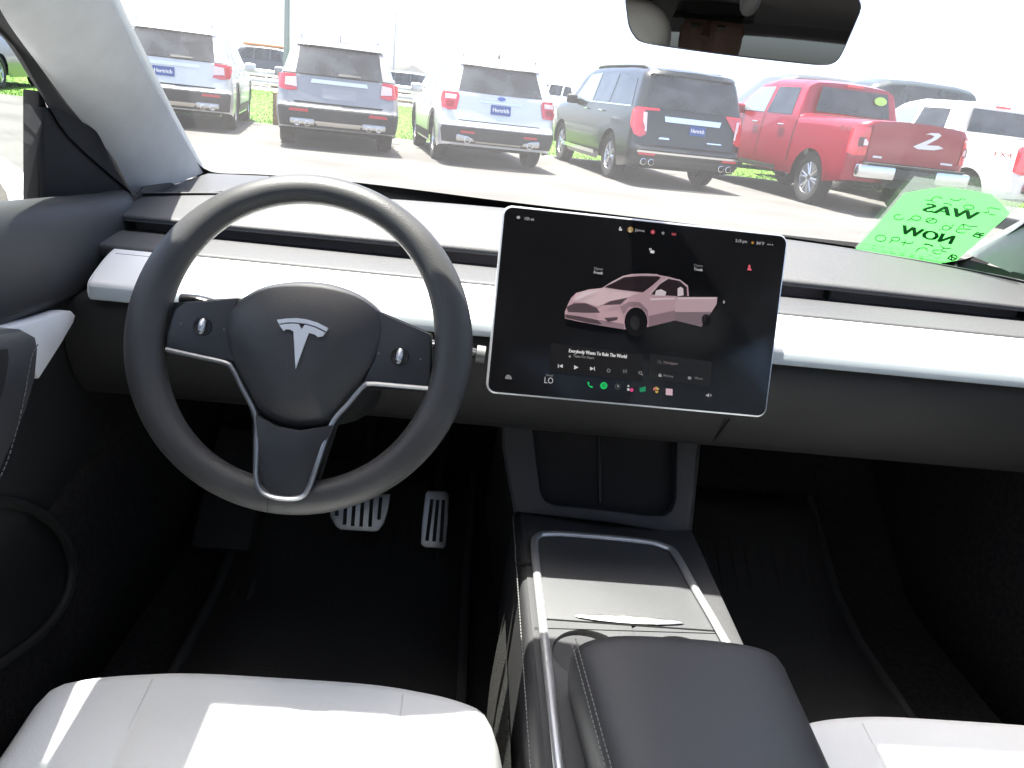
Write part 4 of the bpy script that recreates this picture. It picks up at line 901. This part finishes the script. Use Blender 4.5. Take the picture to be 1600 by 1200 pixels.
def vehicle(name, label, S, loc, rot, group='vehicles parked in the row beyond the windshield', full=True):
    """local frame: x right, y forward from the rear bumper, z up; loc = centre of the rear axle on the ground"""
    t = thing(name, label, S['cat'], loc, group, rot); OFF[t] = Vector((0, 0, 0))
    W, L, ro, wb, tr = S['W'], S['L'], S['ro'], S['wb'], S['tr']
    top = S['top']; rear = S['rear']; belt = S['belt']; tum = S['tum']; gc = S.get('gc', .26)
    pt, rw_ = S['paint'], S.get('rear_skew', 1.1)
    y_off = ro
    ty, tz = zip(*top); rz, ry = zip(*rear)
    zt = lambda y: interp(ty, tz, y)
    ra = tr+.075
    def zb(y):
        z = gc + .08*max(0, 1-y/.5) + .06*max(0, 1-(L-y)/.5)
        for yw in (ro, ro+wb):
            if abs(y-yw) < ra: z = max(z, tr+math.sqrt(max(0, ra*ra-(y-yw)**2))-.02)
        return z
    def hw(y, z):
        b = W/2
        e = min(1, max(0, y)/.22); b -= .16*(1-math.sqrt(max(0, 1-(1-e)**2)))
        f = min(1, max(0, L-y)/.75); b -= .28*(1-math.sqrt(max(0, 1-(1-f)**2)))
        if z > belt: b -= .055 + tum*(z-belt)/(S['H']-belt) + (.03 if S.get('shoulder') else .0)*min(1, (z-belt)/.05)
        else: b -= .06*max(0, (.62-z)/.4)**2 + .055*(max(0, z-.62)/(belt-.62))**1.8
        h_ = zt(y); k = max(0, (z-(h_-.14))/.14); b -= .13*(1-math.sqrt(max(0, 1-min(1, k)**2)))
        return b
    def yr(z): return interp(rz, ry, z)
    sk = lambda y, z: y + yr(z)*max(0, 1-y/rw_) - S.get('yf', .0)*max(0, 1-(L-y)/1.0)*abs(z-.7)
    sts = sorted(set([0, .02, .05, .1, .16, .23, .32, .45, .6, L-.02, L-.06, L-.12, L-.2, L-.35, L-.5] + [a for a, _ in top] + [a+.03 for a, _ in top if .1 < a < L-.1] + list(np.linspace(.7, L-.7, 22)) + [yw+ra*math.sin(q) for yw in (ro, ro+wb) for q in np.linspace(-1.57, 1.57, 15)]))
    sts = [s for s in sts if 0 <= s <= L]
    za, zc = zb(0), zt(0); tv = sorted(set([0, 1] + [min(1, max(0, (z-za)/(zc-za))) for z in rz] + list(np.linspace(0, 1, 27)))); tv = [a for i, a in enumerate(tv) if i == 0 or a-tv[i-1] > .004]; tv[-1] = 1; nr = len(tv)-1
    T_ = lambda v: tv[round(v*nr)]
    mb = MB(); cols = []
    for s in (-1, 1):
        mb.grid(lambda u, v: (lambda y: (lambda z: (s*hw(y, z), sk(y, z)-y_off, z))(lerp(zb(y), zt(y), T_(v))))(sts[round(u*(len(sts)-1))]), len(sts)-1, nr)
    # roof / bonnet and the two ends, the floor
    mb.grid(lambda u, v: (lambda y: (lambda z: ((2*v-1)*hw(y, z), sk(y, z)-y_off, z+.03*(1-(2*v-1)**2)))(zt(y)))(sts[round(u*(len(sts)-1))]), len(sts)-1, 8)
    rb = S.get('rb', .05)
    mb.grid(lambda u, v: (lambda z: ((2*u-1)*hw(0, z), yr(z)-y_off-rb*(1-(2*u-1)**2), z + (.03*(1-(2*u-1)**2) if v > .99 else 0)))(lerp(zb(0), zt(0), T_(v))), 24, nr)
    mb.grid(lambda u, v: (lambda z: ((2*u-1)*hw(L, z), sk(L, z)-y_off+.12*(1-(2*u-1)**2), z))(lerp(zb(L), zt(L), T_(v))), 10, nr)
    body = part('body', mb, pt, t, ang=35)
    part('underbody', MB().box((0, L/2-y_off, gc+.12), (W-.5, L-.5, .2)), UNDER, t)
    def inv(y, z):
        k = yr(z); return (y-k)/(1-k/rw_) if y < rw_ else y
    def side(nm, poly, m, off=.008, parent=None, both=True, one=None):
        for s in ((-1, 1) if one is None else (one,)):
            b = bmesh.new(); f = b.faces.new([b.verts.new((y, z, 0)) for y, z in poly]); bmesh.ops.triangulate(b, faces=[f]); refine(b, .10); b.verts.index_update()
            q = MB().add([(s*(hw(inv(v.co.x, v.co.y), v.co.y)+off), v.co.x-y_off, v.co.y) for v in b.verts], [[v.index for v in f.verts] for f in b.faces]); b.free()
            part(nm, q, m, parent or t)
    def rear_patch(nm, poly, m, off=.008, parent=None, mirror=False, cuts=2):
        r_ = None
        for s in ((1, -1) if mirror else (1,)):
            b = bmesh.new(); f = b.faces.new([b.verts.new((x, z, 0)) for x, z in poly]); bmesh.ops.triangulate(b, faces=[f]); refine(b, .08); b.verts.index_update()
            q = MB()
            for v in b.verts:
                z = v.co.y; h0 = hw(0, z); x = v.co.x
                if abs(x) <= h0: y = yr(z)-rb*(1-(x/h0)**2)-off
                else:
                    lo, hi = 0., .7
                    for _ in range(24):
                        md = (lo+hi)/2
                        if hw(md, z) < min(abs(x), hw(.22, z)-.002+.0*md): lo = md
                        else: hi = md
                    ov = max(0, abs(x)-hw(.22, z)+.002)
                    y = sk(lo+ov, z) - off*.5; x = math.copysign(min(abs(x), hw(.22, z))+off*.9, x)
                q.v.append(Vector((s*x, y-y_off, z)))
            q.f = [[v.index for v in f.verts] for f in b.faces]; b.free(); r_ = part(nm, q, m, parent or t)
        return r_
    def box(nm, c, size, m, parent=None, bev=.01): return part(nm, MB().box((c[0], c[1]-y_off, c[2]), size, bev=bev), m, parent or t)
    # wheels
    for s in (-1, 1):
        for yw in (0, wb):
            cx = s*(W/2-.035); wd = .24
            ty_ = [(tr*.62, -wd/2+.02), (tr*.70, -wd/2), (tr*.90, -wd/2), (tr*.985, -wd/2+.03), (tr, -wd/2+.06), (tr, wd/2-.06), (tr*.985, wd/2-.03), (tr*.90, wd/2), (tr*.70, wd/2), (tr*.62, wd/2-.02)]
            wh = part('wheel', MB().lathe(ty_, (cx-s*wd/2, yw, tr), (1, 0, 0), 32), TYRE, t)
            am = S.get('alloy', ALLOY); rm = MB(); xo = cx-s*.03
            rm.lathe([(tr*.64, -.10), (tr*.66, .0), (tr*.61, .008), (tr*.58, -.03), (tr*.56, -.09), (0, -.09)], (xo, yw, tr), (s, 0, 0), 32)
            ns = S.get('spokes', 6)
            for k in range(ns):
                a = 2*math.pi*k/ns+.2
                for da in (-.10, .10):
                    d1 = Vector((0, math.cos(a+da*.4), math.sin(a+da*.4))); d2 = Vector((0, math.cos(a+da*1.6), math.sin(a+da*1.6)))
                    rm.tube([Vector((xo-s*.02, yw, tr))+d1*.05, Vector((xo-s*.015, yw, tr))+d2*tr*.6], [.026, .017], 6)
            rm.lathe([(.0, .0), (.05, -.002), (.06, -.03)], (xo, yw, tr), (s, 0, 0), 16)
            part('rim', rm, am, wh)
    t.scale = S.get('scale', (1, 1, 1))
    S['detail'](dict(t=t, side=side, rear=rear_patch, box=box, hw=hw, yr=yr, S=S, y_off=y_off, body=body, rb=rb))
    return t
def plate_text(K, cx, z, w_, m=PLW, s='Hertrich', off=.02, hh=.15, pm=PLB):
    K['rear'] and None
    pl = K['rear']('plate', [(cx-w_/2, z-hh/2), (cx+w_/2, z-hh/2), (cx+w_/2, z+hh/2), (cx-w_/2, z+hh/2)], pm, .02)
    h0 = K['hw'](0, z); mb = MB()
    text(mb, s, lambda u, v: Vector((cx-w_*.4+w_*.8*u, K['yr'](z)-K['rb']*(1-((cx-w_*.4+w_*.8*u)/h0)**2)-.027-K['y_off'], z-.03+v*.065)), bold=.012)
    part('plate_lettering', mb, m, pl, smooth=False)
def roofrails(K, y0, y1, x, z, m=CHRM):
    for s in (-1, 1):
        part('roof_rail', MB().tube(smoothpath([(s*x, y0-K['y_off'], z-.03), (s*x, y0+.12-K['y_off'], z+.035), (s*x, (y0+y1)/2-K['y_off'], z+.05), (s*x, y1-.12-K['y_off'], z+.035), (s*x, y1-K['y_off'], z-.03)], 5), .02, 8), m, K['t'])
def mirrors(K, y, z, m):
    for s in (-1, 1):
        x = K['hw'](y, z)
        part('door_mirror', MB().box((s*(x+.12), y-K['y_off'], z), (.22, .12, .17), bev=.04, seg=3), m, K['t'])
def fin(K, y, z, m):
    part('roof_antenna', MB().prism([(-.01, y-K['y_off'], z), (-.01, y+.18-K['y_off'], z), (-.01, y+.02-K['y_off'], z+.07)], (.02, 0, 0)), m, K['t'])
def handles(K, ys, z, m):
    for y in ys:
        for s in (-1, 1): part('door_handle', MB().tube([(s*(K['hw'](y, z)+.03), y-K['y_off']-.1, z), (s*(K['hw'](y, z)+.03), y+.1-K['y_off'], z)], .016, 8), m, K['t'])
def arches(K, m=CLAD, w_=.07):
    S = K['S']; ra = S['tr']+.07
    for yw in (S['ro'], S['ro']+S['wb']):
        for s in (-1, 1):
            part('wheel_arch_trim', MB().grid(lambda u, v: (lambda a, r_: (lambda y, z: (s*(K['hw'](y, z)+.012), y-K['y_off'], z))(yw+r_*math.cos(a), S['tr']-.02+r_*math.sin(a)))(lerp(.05, math.pi-.05, u), ra+w_*v), 20, 2), m, K['t'])

SUVTOP = [(0, 1.70), (.25, 1.735), (.9, 1.765), (2.0, 1.775), (2.7, 1.75), (3.1, 1.66), (3.85, 1.15), (4.1, 1.09), (4.75, 1.0), (5.0, .88), (5.05, .75)]
def suv_windows(K, ys, zb_, zt_, mfront=CGLASS):
    for k, (a, b, c, d) in enumerate(ys): K['side']('side_window', [(a, zb_), (b, zb_+.0), (d, zt_[k][1]), (c, zt_[k][0])], TGLASS if k < 2 else mfront, .006)
def explorer_new(K):
    S = K['S']; R_ = K['rear']
    R_('rear_window', [(-.70, 1.20), (-.6, 1.185), (.6, 1.185), (.70, 1.20), (.63, 1.60), (.58, 1.63), (-.58, 1.63), (-.63, 1.60)], TGLASS, .008)
    R_('roof_spoiler', [(-.66, 1.63), (.66, 1.63), (.64, 1.705), (-.64, 1.705)], K['S']['paint'], .05)
    R_('wiper', [(-.02, 1.195), (.34, 1.205), (.34, 1.225), (-.02, 1.235)], BLACK, .03)
    for s in (-1, 1):
        pl = [(.66, .93), (.80, .905), (.93, .93), (.97, 1.10), (.95, 1.15), (.70, 1.17), (.69, 1.13), (.83, 1.11), (.84, .98), (.68, .965)]
        l = R_('tail_light', [(s*x, z) for x, z in pl], RLAMP, .02); R_('reverse_light', [(s*x, z) for x, z in [(.67, .97), (.835, .985), (.825, 1.105), (.685, 1.125)]], WLAMP, .03, parent=l)
        R_('reflector', [(s*x, z) for x, z in [(.48, .60), (.80, .60), (.78, .645), (.50, .645)]], mat('reflector_red', (.5, .03, .05), .3), .02)
        e = K['box']('exhaust_surround', (s*.58, .0, .45), (.40, .08, .10), mat('exhaust_satin', (.5, .48, .45), .35, metal=.9), bev=.03)
        for d in (-.08, .08): part('exhaust_tip', MB().lathe([(.045, 0), (.045, -.04), (.037, -.045), (.035, .03), (0, .03)], (s*.58+d, -.0-K['y_off'], .42), (0, 1, 0), 14), CHRM, e)
    R_('chrome_bar', [(-.46, 1.055), (.46, 1.055), (.44, 1.115), (-.44, 1.115)], mat('bar_satin', (.72, .72, .66), .3, metal=.6), .03)
    R_('tailgate_seam', [(-.72, .76), (-.70, .735), (.70, .735), (.72, .76), (.70, .748), (-.70, .748)], GAP, .012)
    R_('tailgate_seam', [(-.90, 1.17), (.90, 1.17), (.90, 1.182), (-.90, 1.182)], GAP, .012)
    R_('lower_bumper', [(-.93, .36), (.93, .36), (.96, .66), (.90, .685), (-.90, .685), (-.96, .66)], CLAD, .012)
    R_('skid_plate', [(-.34, .40), (.34, .40), (.40, .47), (-.40, .47)], mat('exhaust_satin', (.5, .48, .45), .35, metal=.9), .03)
    K['side']('sill_cladding', [(S['ro']+.46, .30), (S['ro']+S['wb']-.46, .30), (S['ro']+S['wb']-.46, .46), (S['ro']+.46, .46)], CLAD, .012)
    arches(K)
    suv_windows(K, [(.62, 1.30, .80, 1.28), (1.40, 2.28, 1.36, 2.22), (2.36, 3.35, 2.30, 2.82)], 1.16, [(1.60, 1.63), (1.64, 1.66), (1.66, 1.62)])
    roofrails(K, .5, 2.9, .62, 1.755); mirrors(K, 3.2, 1.15, S['paint']); fin(K, .45, 1.755, S['paint']); handles(K, (1.5, 2.5), 1.02, S['paint'])
    if S.get('plate'): plate_text(K, S['plate'], .95, .36)
    else: R_('plate_recess', [(-.26, .83), (.26, .83), (.28, .99), (-.28, .99)], mat('recess_shade', (.3, .31, .33), .4), .006)
def explorer_old(K):
    S = K['S']; R_ = K['rear']
    R_('rear_window', [(-.72, 1.20), (-.3, 1.19), (.3, 1.19), (.72, 1.20), (.62, 1.61), (-.62, 1.61)], TGLASS, .008)
    R_('roof_spoiler', [(-.66, 1.62), (.66, 1.62), (.64, 1.70), (-.64, 1.70)], S['paint'], .05)
    for s in (-1, 1):
        l = R_('tail_light', [(s*x, z) for x, z in [(.74, .90), (.86, .885), (.955, .92), (.975, 1.13), (.94, 1.17), (.72, 1.165), (.70, 1.10)]], RLAMP, .02)
        R_('reverse_light', [(s*x, z) for x, z in [(.76, 1.06), (.90, 1.06), (.90, 1.13), (.75, 1.13)]], WLAMP, .028, parent=l)
        R_('lamp_core', [(s*x, z) for x, z in [(.80, .94), (.90, .945), (.90, 1.03), (.79, 1.03)]], mat('tail_lamp_dark', (.3, .01, .02), .2), .028, parent=l)
        R_('reflector', [(s*x, z) for x, z in [(.42, .545), (.66, .545), (.66, .58), (.42, .58)]], mat('reflector_red', (.5, .03, .05), .3), .025)
        e = K['box']('exhaust_surround', (s*.56, .02, .47), (.34, .08, .13), mat('exhaust_satin', (.5, .48, .45), .35, metal=.9), bev=.04)
        part('exhaust_tip', MB().lathe([(.058, 0), (.058, -.05), (.048, -.055), (.046, .03), (0, .03)], (s*.54, -.01-K['y_off'], .44), (0, 1, 0), 16), CHRM, e)
    R_('badge_bar', [(-.36, 1.05), (.36, 1.05), (.36, 1.08), (-.36, 1.08)], CHRM, .02)
    R_('badge', [(.07*math.cos(q), 1.135+.03*math.sin(q)) for q in np.linspace(0, 6.0, 14)], mat('badge_blue', (.03, .1, .4), .3), .025, cuts=0)
    R_('wordmark', [(-.07, .80), (.07, .80), (.07, .83), (-.07, .83)], CHRM, .02, cuts=0)
    R_('tailgate_seam', [(-.70, .735), (.70, .735), (.70, .75), (-.70, .75)], GAP, .012)
    R_('bumper_step', [(-.80, .69), (.80, .69), (.70, .735), (-.70, .735)], S['paint'], .05)
    R_('lower_bumper', [(-.93, .38), (.93, .38), (.97, .58), (.95, .64), (-.95, .64), (-.97, .58)], CLAD, .014)
    R_('lower_lip', [(-.38, .40), (.38, .40), (.42, .43), (-.42, .43)], mat('exhaust_satin', (.5, .48, .45), .35, metal=.9), .03)
    K['side']('sill_cladding', [(S['ro']+.46, .30), (S['ro']+S['wb']-.46, .30), (S['ro']+S['wb']-.46, .44), (S['ro']+.46, .44)], CLAD, .012)
    arches(K)
    suv_windows(K, [(.62, 1.25, .80, 1.25), (1.40, 2.28, 1.36, 2.22), (2.36, 3.35, 2.30, 2.82)], 1.17, [(1.58, 1.62), (1.63, 1.65), (1.65, 1.61)])
    roofrails(K, .5, 2.9, .62, 1.75); mirrors(K, 3.2, 1.15, S['paint']); fin(K, .55, 1.755, BLACK); handles(K, (1.5, 2.5), 1.02, S['paint'])
    plate_text(K, .0, .955, .34)
def yukon(K):
    S = K['S']; R_ = K['rear']
    R_('rear_window', [(-.80, 1.28), (.80, 1.28), (.78, 1.55), (.72, 1.80), (-.72, 1.80), (-.78, 1.55)], TGLASS, .008)
    R_('roof_spoiler', [(-.74, 1.81), (.74, 1.81), (.72, 1.88), (-.72, 1.88)], S['paint'], .05)
    for s in (-1, 1):
        l = R_('tail_light', [(s*x, z) for x, z in [(.80, .86), (.88, .80), (.97, .84), (1.02, 1.0), (1.02, 1.20), (.95, 1.27), (.62, 1.275), (.60, 1.245), (.84, 1.225), (.82, 1.0)]], RLAMP, .02)
        R_('light_bar', [(s*x, z) for x, z in [(.80, .90), (.835, .90), (.855, 1.20), (.82, 1.20)]], WLAMP, .03, parent=l)
        R_('reflector', [(s*x, z) for x, z in [(.62, .525), (.88, .525), (.88, .56), (.62, .56)]], mat('reflector_red', (.5, .03, .05), .3), .03)
        for d in (-.08, .06): part('exhaust_tip', MB().lathe([(.055, 0), (.055, -.06), (.046, -.065), (.044, .03), (0, .03)], (s*.72+d, .04-K['y_off'], .42), (0, 1, 0), 16), CHRM, K['t'])
    R_('chrome_bar', [(-.50, 1.08), (.50, 1.08), (.52, 1.165), (-.52, 1.165)], CHRM, .03)
    R_('bumper_strip', [(-.90, .565), (.90, .565), (.90, .60), (-.90, .60)], CHRM, .04)
    R_('badge', [(-.58, .80), (-.38, .80), (-.40, .83), (-.56, .83)], CHRM, .02, cuts=0); R_('badge', [(.30, .80), (.58, .80), (.58, .82), (.30, .82)], CHRM, .02, cuts=0)
    R_('tailgate_seam', [(-.80, .685), (.80, .685), (.80, .70), (-.80, .70)], GAP, .012)
    R_('lower_bumper', [(-.98, .38), (.98, .38), (1.0, .50), (-1.0, .50)], CLAD, .014)
    K['side']('side_step', [(S['ro']+.62, .36), (S['ro']+S['wb']-.55, .36), (S['ro']+S['wb']-.55, .43), (S['ro']+.62, .43)], CHRM, .06)
    suv_windows(K, [(.45, 1.45, .62, 1.42), (1.60, 2.45, 1.56, 2.40), (2.55, 3.65, 2.50, 3.12)], 1.29, [(1.72, 1.77), (1.79, 1.80), (1.80, 1.76)])
    K['side']('window_chrome', [(.45, 1.262), (3.7, 1.262), (3.7, 1.283), (.45, 1.283)], CHRM, .012)
    roofrails(K, .7, 3.2, .70, 1.89, BLACK); mirrors(K, 3.5, 1.28, BLACK); handles(K, (1.85, 2.75), 1.14, CHRM)
    plate_text(K, .10, .985, .30)
def f150(K):
    S = K['S']; R_ = K['rear']; T = S['paint']; zbx = 1.36
    R_('tailgate', [(-.79, .80), (.79, .80), (.80, 1.08), (.79, 1.37), (-.79, 1.37), (-.80, 1.08)], S.get('gate', T), .02)
    for s in (-1, 1):
        l = R_('tail_light', [(s*x, z) for x, z in [(.815, .88), (.96, .86), (1.01, .90), (1.03, 1.24), (.98, 1.29), (.815, 1.28)]], RLAMP, .02)
        R_('lamp_core', [(s*x, z) for x, z in [(.84, 1.0), (.93, 1.0), (.93, 1.13), (.84, 1.13)]], mat('tail_lamp_smoke', (.1, .02, .03), .15), .03, parent=l)
        R_('reverse_light', [(s*x, z) for x, z in [(.83, 1.02), (.86, 1.02), (.86, 1.11), (.83, 1.11)]], WLAMP, .035, parent=l)
        K['box']('bumper_end', (s*.66, -.06, .66), (.62, .16, .20), CHRM, bev=.04)
    K['box']('bumper_centre', (0, -.05, .66), (.70, .14, .16), CLAD, bev=.03)
    K['box']('bumper_top', (0, -.06, .775), (1.7, .16, .03), CLAD, bev=.01)
    K['box']('tow_hitch', (0, -.03, .50), (.9, .10, .12), UNDER, bev=.02)
    R_('tailgate_seam', [(-.79, .79), (.79, .79), (.79, .80), (-.79, .80)], GAP, .024)
    # bed opening and rear cab window
    yb = 1.86
    K['box']('bed_cover', (0, 1.0, 1.385), (1.5, 1.55, .03), BLACK)
    part('cab_rear_window', MB().prism([(-.70, yb-K['y_off']-.06, 1.45), (.70, yb-K['y_off']-.06, 1.45), (.62, yb-K['y_off']+.02, 1.84), (-.62, yb-K['y_off']+.02, 1.84)], (0, -.02, 0)), TGLASS, K['t'])
    part('cab_brake_light', MB().prism([(-.15, yb-K['y_off']+.02, 1.885), (.15, yb-K['y_off']+.02, 1.885), (.15, yb-K['y_off']+.02, 1.925), (-.15, yb-K['y_off']+.02, 1.925)], (0, .02, 0)), RLAMP, K['t'])
    if S.get('gate_art'):
        part('window_sticker', MB().disc((.46, yb-K['y_off']-.075, 1.72), .12, Vector((1, 0, 0)), Vector((0, .2, 1)).normalized(), 20, .07), mat('sticker_lime', (.3, .55, .1), .5), K['t'])
    K['side']('side_window', [(2.06, 1.36), (2.90, 1.36), (2.86, 1.80), (2.16, 1.80)], TGLASS, .006)
    K['side']('side_window', [(2.98, 1.36), (4.02, 1.36), (3.52, 1.78), (2.98, 1.80)], CGLASS, .006)
    K['side']('cab_gap', [(1.83, .62), (1.85, .62), (1.85, 1.35), (1.83, 1.35)], GAP, .012)
    K['side']('door_seam', [(2.93, .62), (2.945, .62), (2.945, 1.35), (2.93, 1.35)], GAP, .010)
    K['side']('running_board', [(2.0, .44), (3.9, .44), (3.9, .52), (2.0, .52)], CHRM, .10)
    arches(K, T, .09)
    mirrors(K, 3.75, 1.38, T); handles(K, (2.25, 3.15), 1.18, CHRM)
    if S.get('plate'): plate_text(K, 0.0, .66, .42, off=.15, hh=.2)
    for nm, s_, y0_, y1_, z_, c_ in S.get('decals', []):
        for sd in (-1, 1):
            mb = MB(); text(mb, s_, lambda u, v: (lambda y: Vector((sd*(K['hw'](y, z_)+.05), y-K['y_off'], z_+v*.075)))(lerp(y1_, y0_, u) if sd < 0 else lerp(y0_, y1_, u)), bold=.01)
            part(nm, mb, c_, K['t'], smooth=False)
    if S.get('gate_art'):
        def art(pts, m, o=.03): R_('tailgate_marking', pts, m, o, cuts=1)
        L1 = mat('marking_pale', (.75, .72, .72), .4)
        art([(.08, 1.27), (.16, 1.30), (.30, 1.31), (.36, 1.28), (.30, 1.22), (.14, 1.12), (.36, 1.13), (.46, 1.10), (.30, 1.06), (.02, 1.05), (-.08, 1.08), (.02, 1.13), (.20, 1.22), (.24, 1.26), (.16, 1.275)], L1)
        art([(-.86+.16, .86), (-.55, .86), (-.55, .89), (-.70, .89)], L1); art([(.48, .86), (.70, .86), (.70, .89), (.48, .89)], L1)

EXN = dict(cat='SUV', W=2.0, L=5.05, ro=1.12, wb=3.025, tr=.375, H=1.775, top=SUVTOP, rear=[(.3, .12), (.45, .03), (.66, .0), (.72, .05), (.9, .09), (1.18, .13), (1.62, .42), (1.75, .50)], belt=1.15, tum=.20, detail=explorer_new, spokes=5)
s1 = dict(EXN, paint=paint('silver_white_paint', (.62, .63, .63), .3), plate=-.14, shoulder=True)
s2 = dict(EXN, paint=paint('mid_grey_paint', (.29, .29, .29), .4), shoulder=True, alloy=ALLOYD)
s3 = dict(EXN, paint=paint('light_silver_paint', (.62, .63, .64), .35), detail=explorer_old, ro=1.08, wb=2.86, L=5.0)
YUK = dict(cat='SUV', W=2.06, L=5.33, ro=1.2, wb=3.07, tr=.40, H=1.93, top=[(0, 1.86), (.25, 1.90), (1.2, 1.925), (2.4, 1.93), (3.1, 1.91), (3.45, 1.82), (4.05, 1.30), (4.3, 1.26), (5.0, 1.18), (5.28, 1.05), (5.33, .9)], rear=[(.3, .14), (.45, .03), (.62, .0), (.70, .06), (1.25, .12), (1.80, .30), (1.93, .36)], belt=1.27, tum=.16, detail=yukon, paint=paint('deep_navy_black_paint', (.009, .012, .015)), spokes=6, gc=.28)
FTOP = [(0, 1.38), (1.80, 1.38), (1.86, 1.40), (1.95, 1.90), (2.2, 1.94), (3.1, 1.95), (3.5, 1.88), (4.2, 1.42), (4.4, 1.36), (5.5, 1.25), (5.8, 1.1), (5.85, .9)]
F15 = dict(cat='pickup truck', W=2.03, L=5.85, ro=1.16, wb=3.68, tr=.41, H=1.95, top=FTOP, rear=[(.4, .10), (.7, .08), (.8, .05), (1.38, .05), (2, .05)], belt=1.37, tum=.18, detail=f150, spokes=6, gc=.42, rb=.02)
fr = dict(F15, scale=(1.09, 1.04, 1.065), paint=paint('red_metallic_paint', (.27, .006, .025), .2), gate_art=True, plate=True, decals=[('side_lettering', '4x4', .22, .52, 1.20, mat('decal_grey', (.35, .12, .14), .4))])
fw_ = dict(F15, scale=(1.05, 1.03, 1.04), paint=paint('bright_white_paint', (.78, .78, .78)), decals=[('side_lettering', 'FX4', .30, .66, 1.10, mat('decal_red', (.4, .06, .05), .4))])
HD = R(11)
vehicle('parked_suv', 'silver SUV with blue plate parked next to the windshield pillar', s1, (-5.83, 15.2, 0), HD)
vehicle('parked_suv', 'grey SUV with red C-shaped tail lights and satin bar on its tailgate', s2, (-2.75, 14.1, 0), HD)
vehicle('parked_suv', 'light silver SUV with blue plate and black lower bumper between grey and black SUVs', s3, (-.08, 14.1, 0), HD)
vehicle('parked_suv', 'large black SUV with tall red tail lights and chrome wheels', YUK, (3.12, 14.1, 0), HD)
vehicle('parked_pickup', 'red crew cab pickup with pale marking on its tailgate', fr, (6.6, 13.35, 0), HD)
vehicle('parked_pickup', 'white crew cab pickup with red side lettering beside the red pickup', fw_, (9.5, 13.5, 0), HD)
# ---- far traffic and further parked cars ------------------------------------------------------------------------
def simple(K):
    S = K['S']; H = S['H']; b = S['belt']
    K['rear']('rear_window', [(-.6, b+.06), (.6, b+.06), (.52, H-.14), (-.52, H-.14)], TGLASS, .01)
    for s in (-1, 1): K['rear']('tail_light', [(s*.62, b-.28), (s*.88, b-.28), (s*.88, b-.08), (s*.62, b-.08)], RLAMP, .02)
    suv_windows(K, [(.7, 1.35, .9, 1.33), (1.45, 2.3, 1.43, 2.25), (2.4, 3.3, 2.35, 2.8)], b+.03, [(H-.17, H-.14), (H-.12, H-.11), (H-.12, H-.16)], TGLASS)
    mirrors(K, 3.2, b, S['paint'])
    if S.get('boxtop'): K['box']('roof_load', (0, 1.9, H+.06), (1.2, 2.2, .12), mat('orange_load', (.55, .16, .04), .6), bev=.03)
GS = 'vehicles far behind the parked row'
def far(label, col, px, Y, H, rot, name='distant_suv', **k):
    f_ = H/1.775; S = dict(EXN, H=H, top=[(a, z*f_) for a, z in SUVTOP], rear=[(z*f_, y) for z, y in EXN['rear']], belt=1.15*f_, detail=simple, paint=paint('far_paint_%s' % label.split()[0], col), **k)
    g_ = at(px, 1, Y); return vehicle(name, label, S, ((g_.x, Y, 0) if px[0] > -50 else (-12.62, 19.6, 0)), R(rot), GS)
far('dark slate SUV with orange roof load behind the guardrail', (.045, .055, .07), (435, 100), 50, 2.2, 90, boxtop=True)
far('black SUV beyond the guardrail near the thin pole', (.03, .04, .06), (650, 130), 50, 1.75, 90)
far('teal hatchback facing the guardrail beside the black one', (.10, .2, .2), (700, 136), 52, 1.7, 80)
far('white van beyond the guardrail behind the black SUV', (.75, .76, .78), (893, 160), 49, 2.1, 60)
far('charcoal SUV hidden behind the red and white pickups', (.02, .03, .035), (1445, 190), 19.5, 2.55, 95)
far('navy SUV peeking over the red pickup cab', (.05, .055, .065), (1305, 150), 23, 2.62, 95)
far('dark SUV parked apart beyond the driver window', (.04, .045, .045), (-62, 130), 20.3, 1.78, 12)
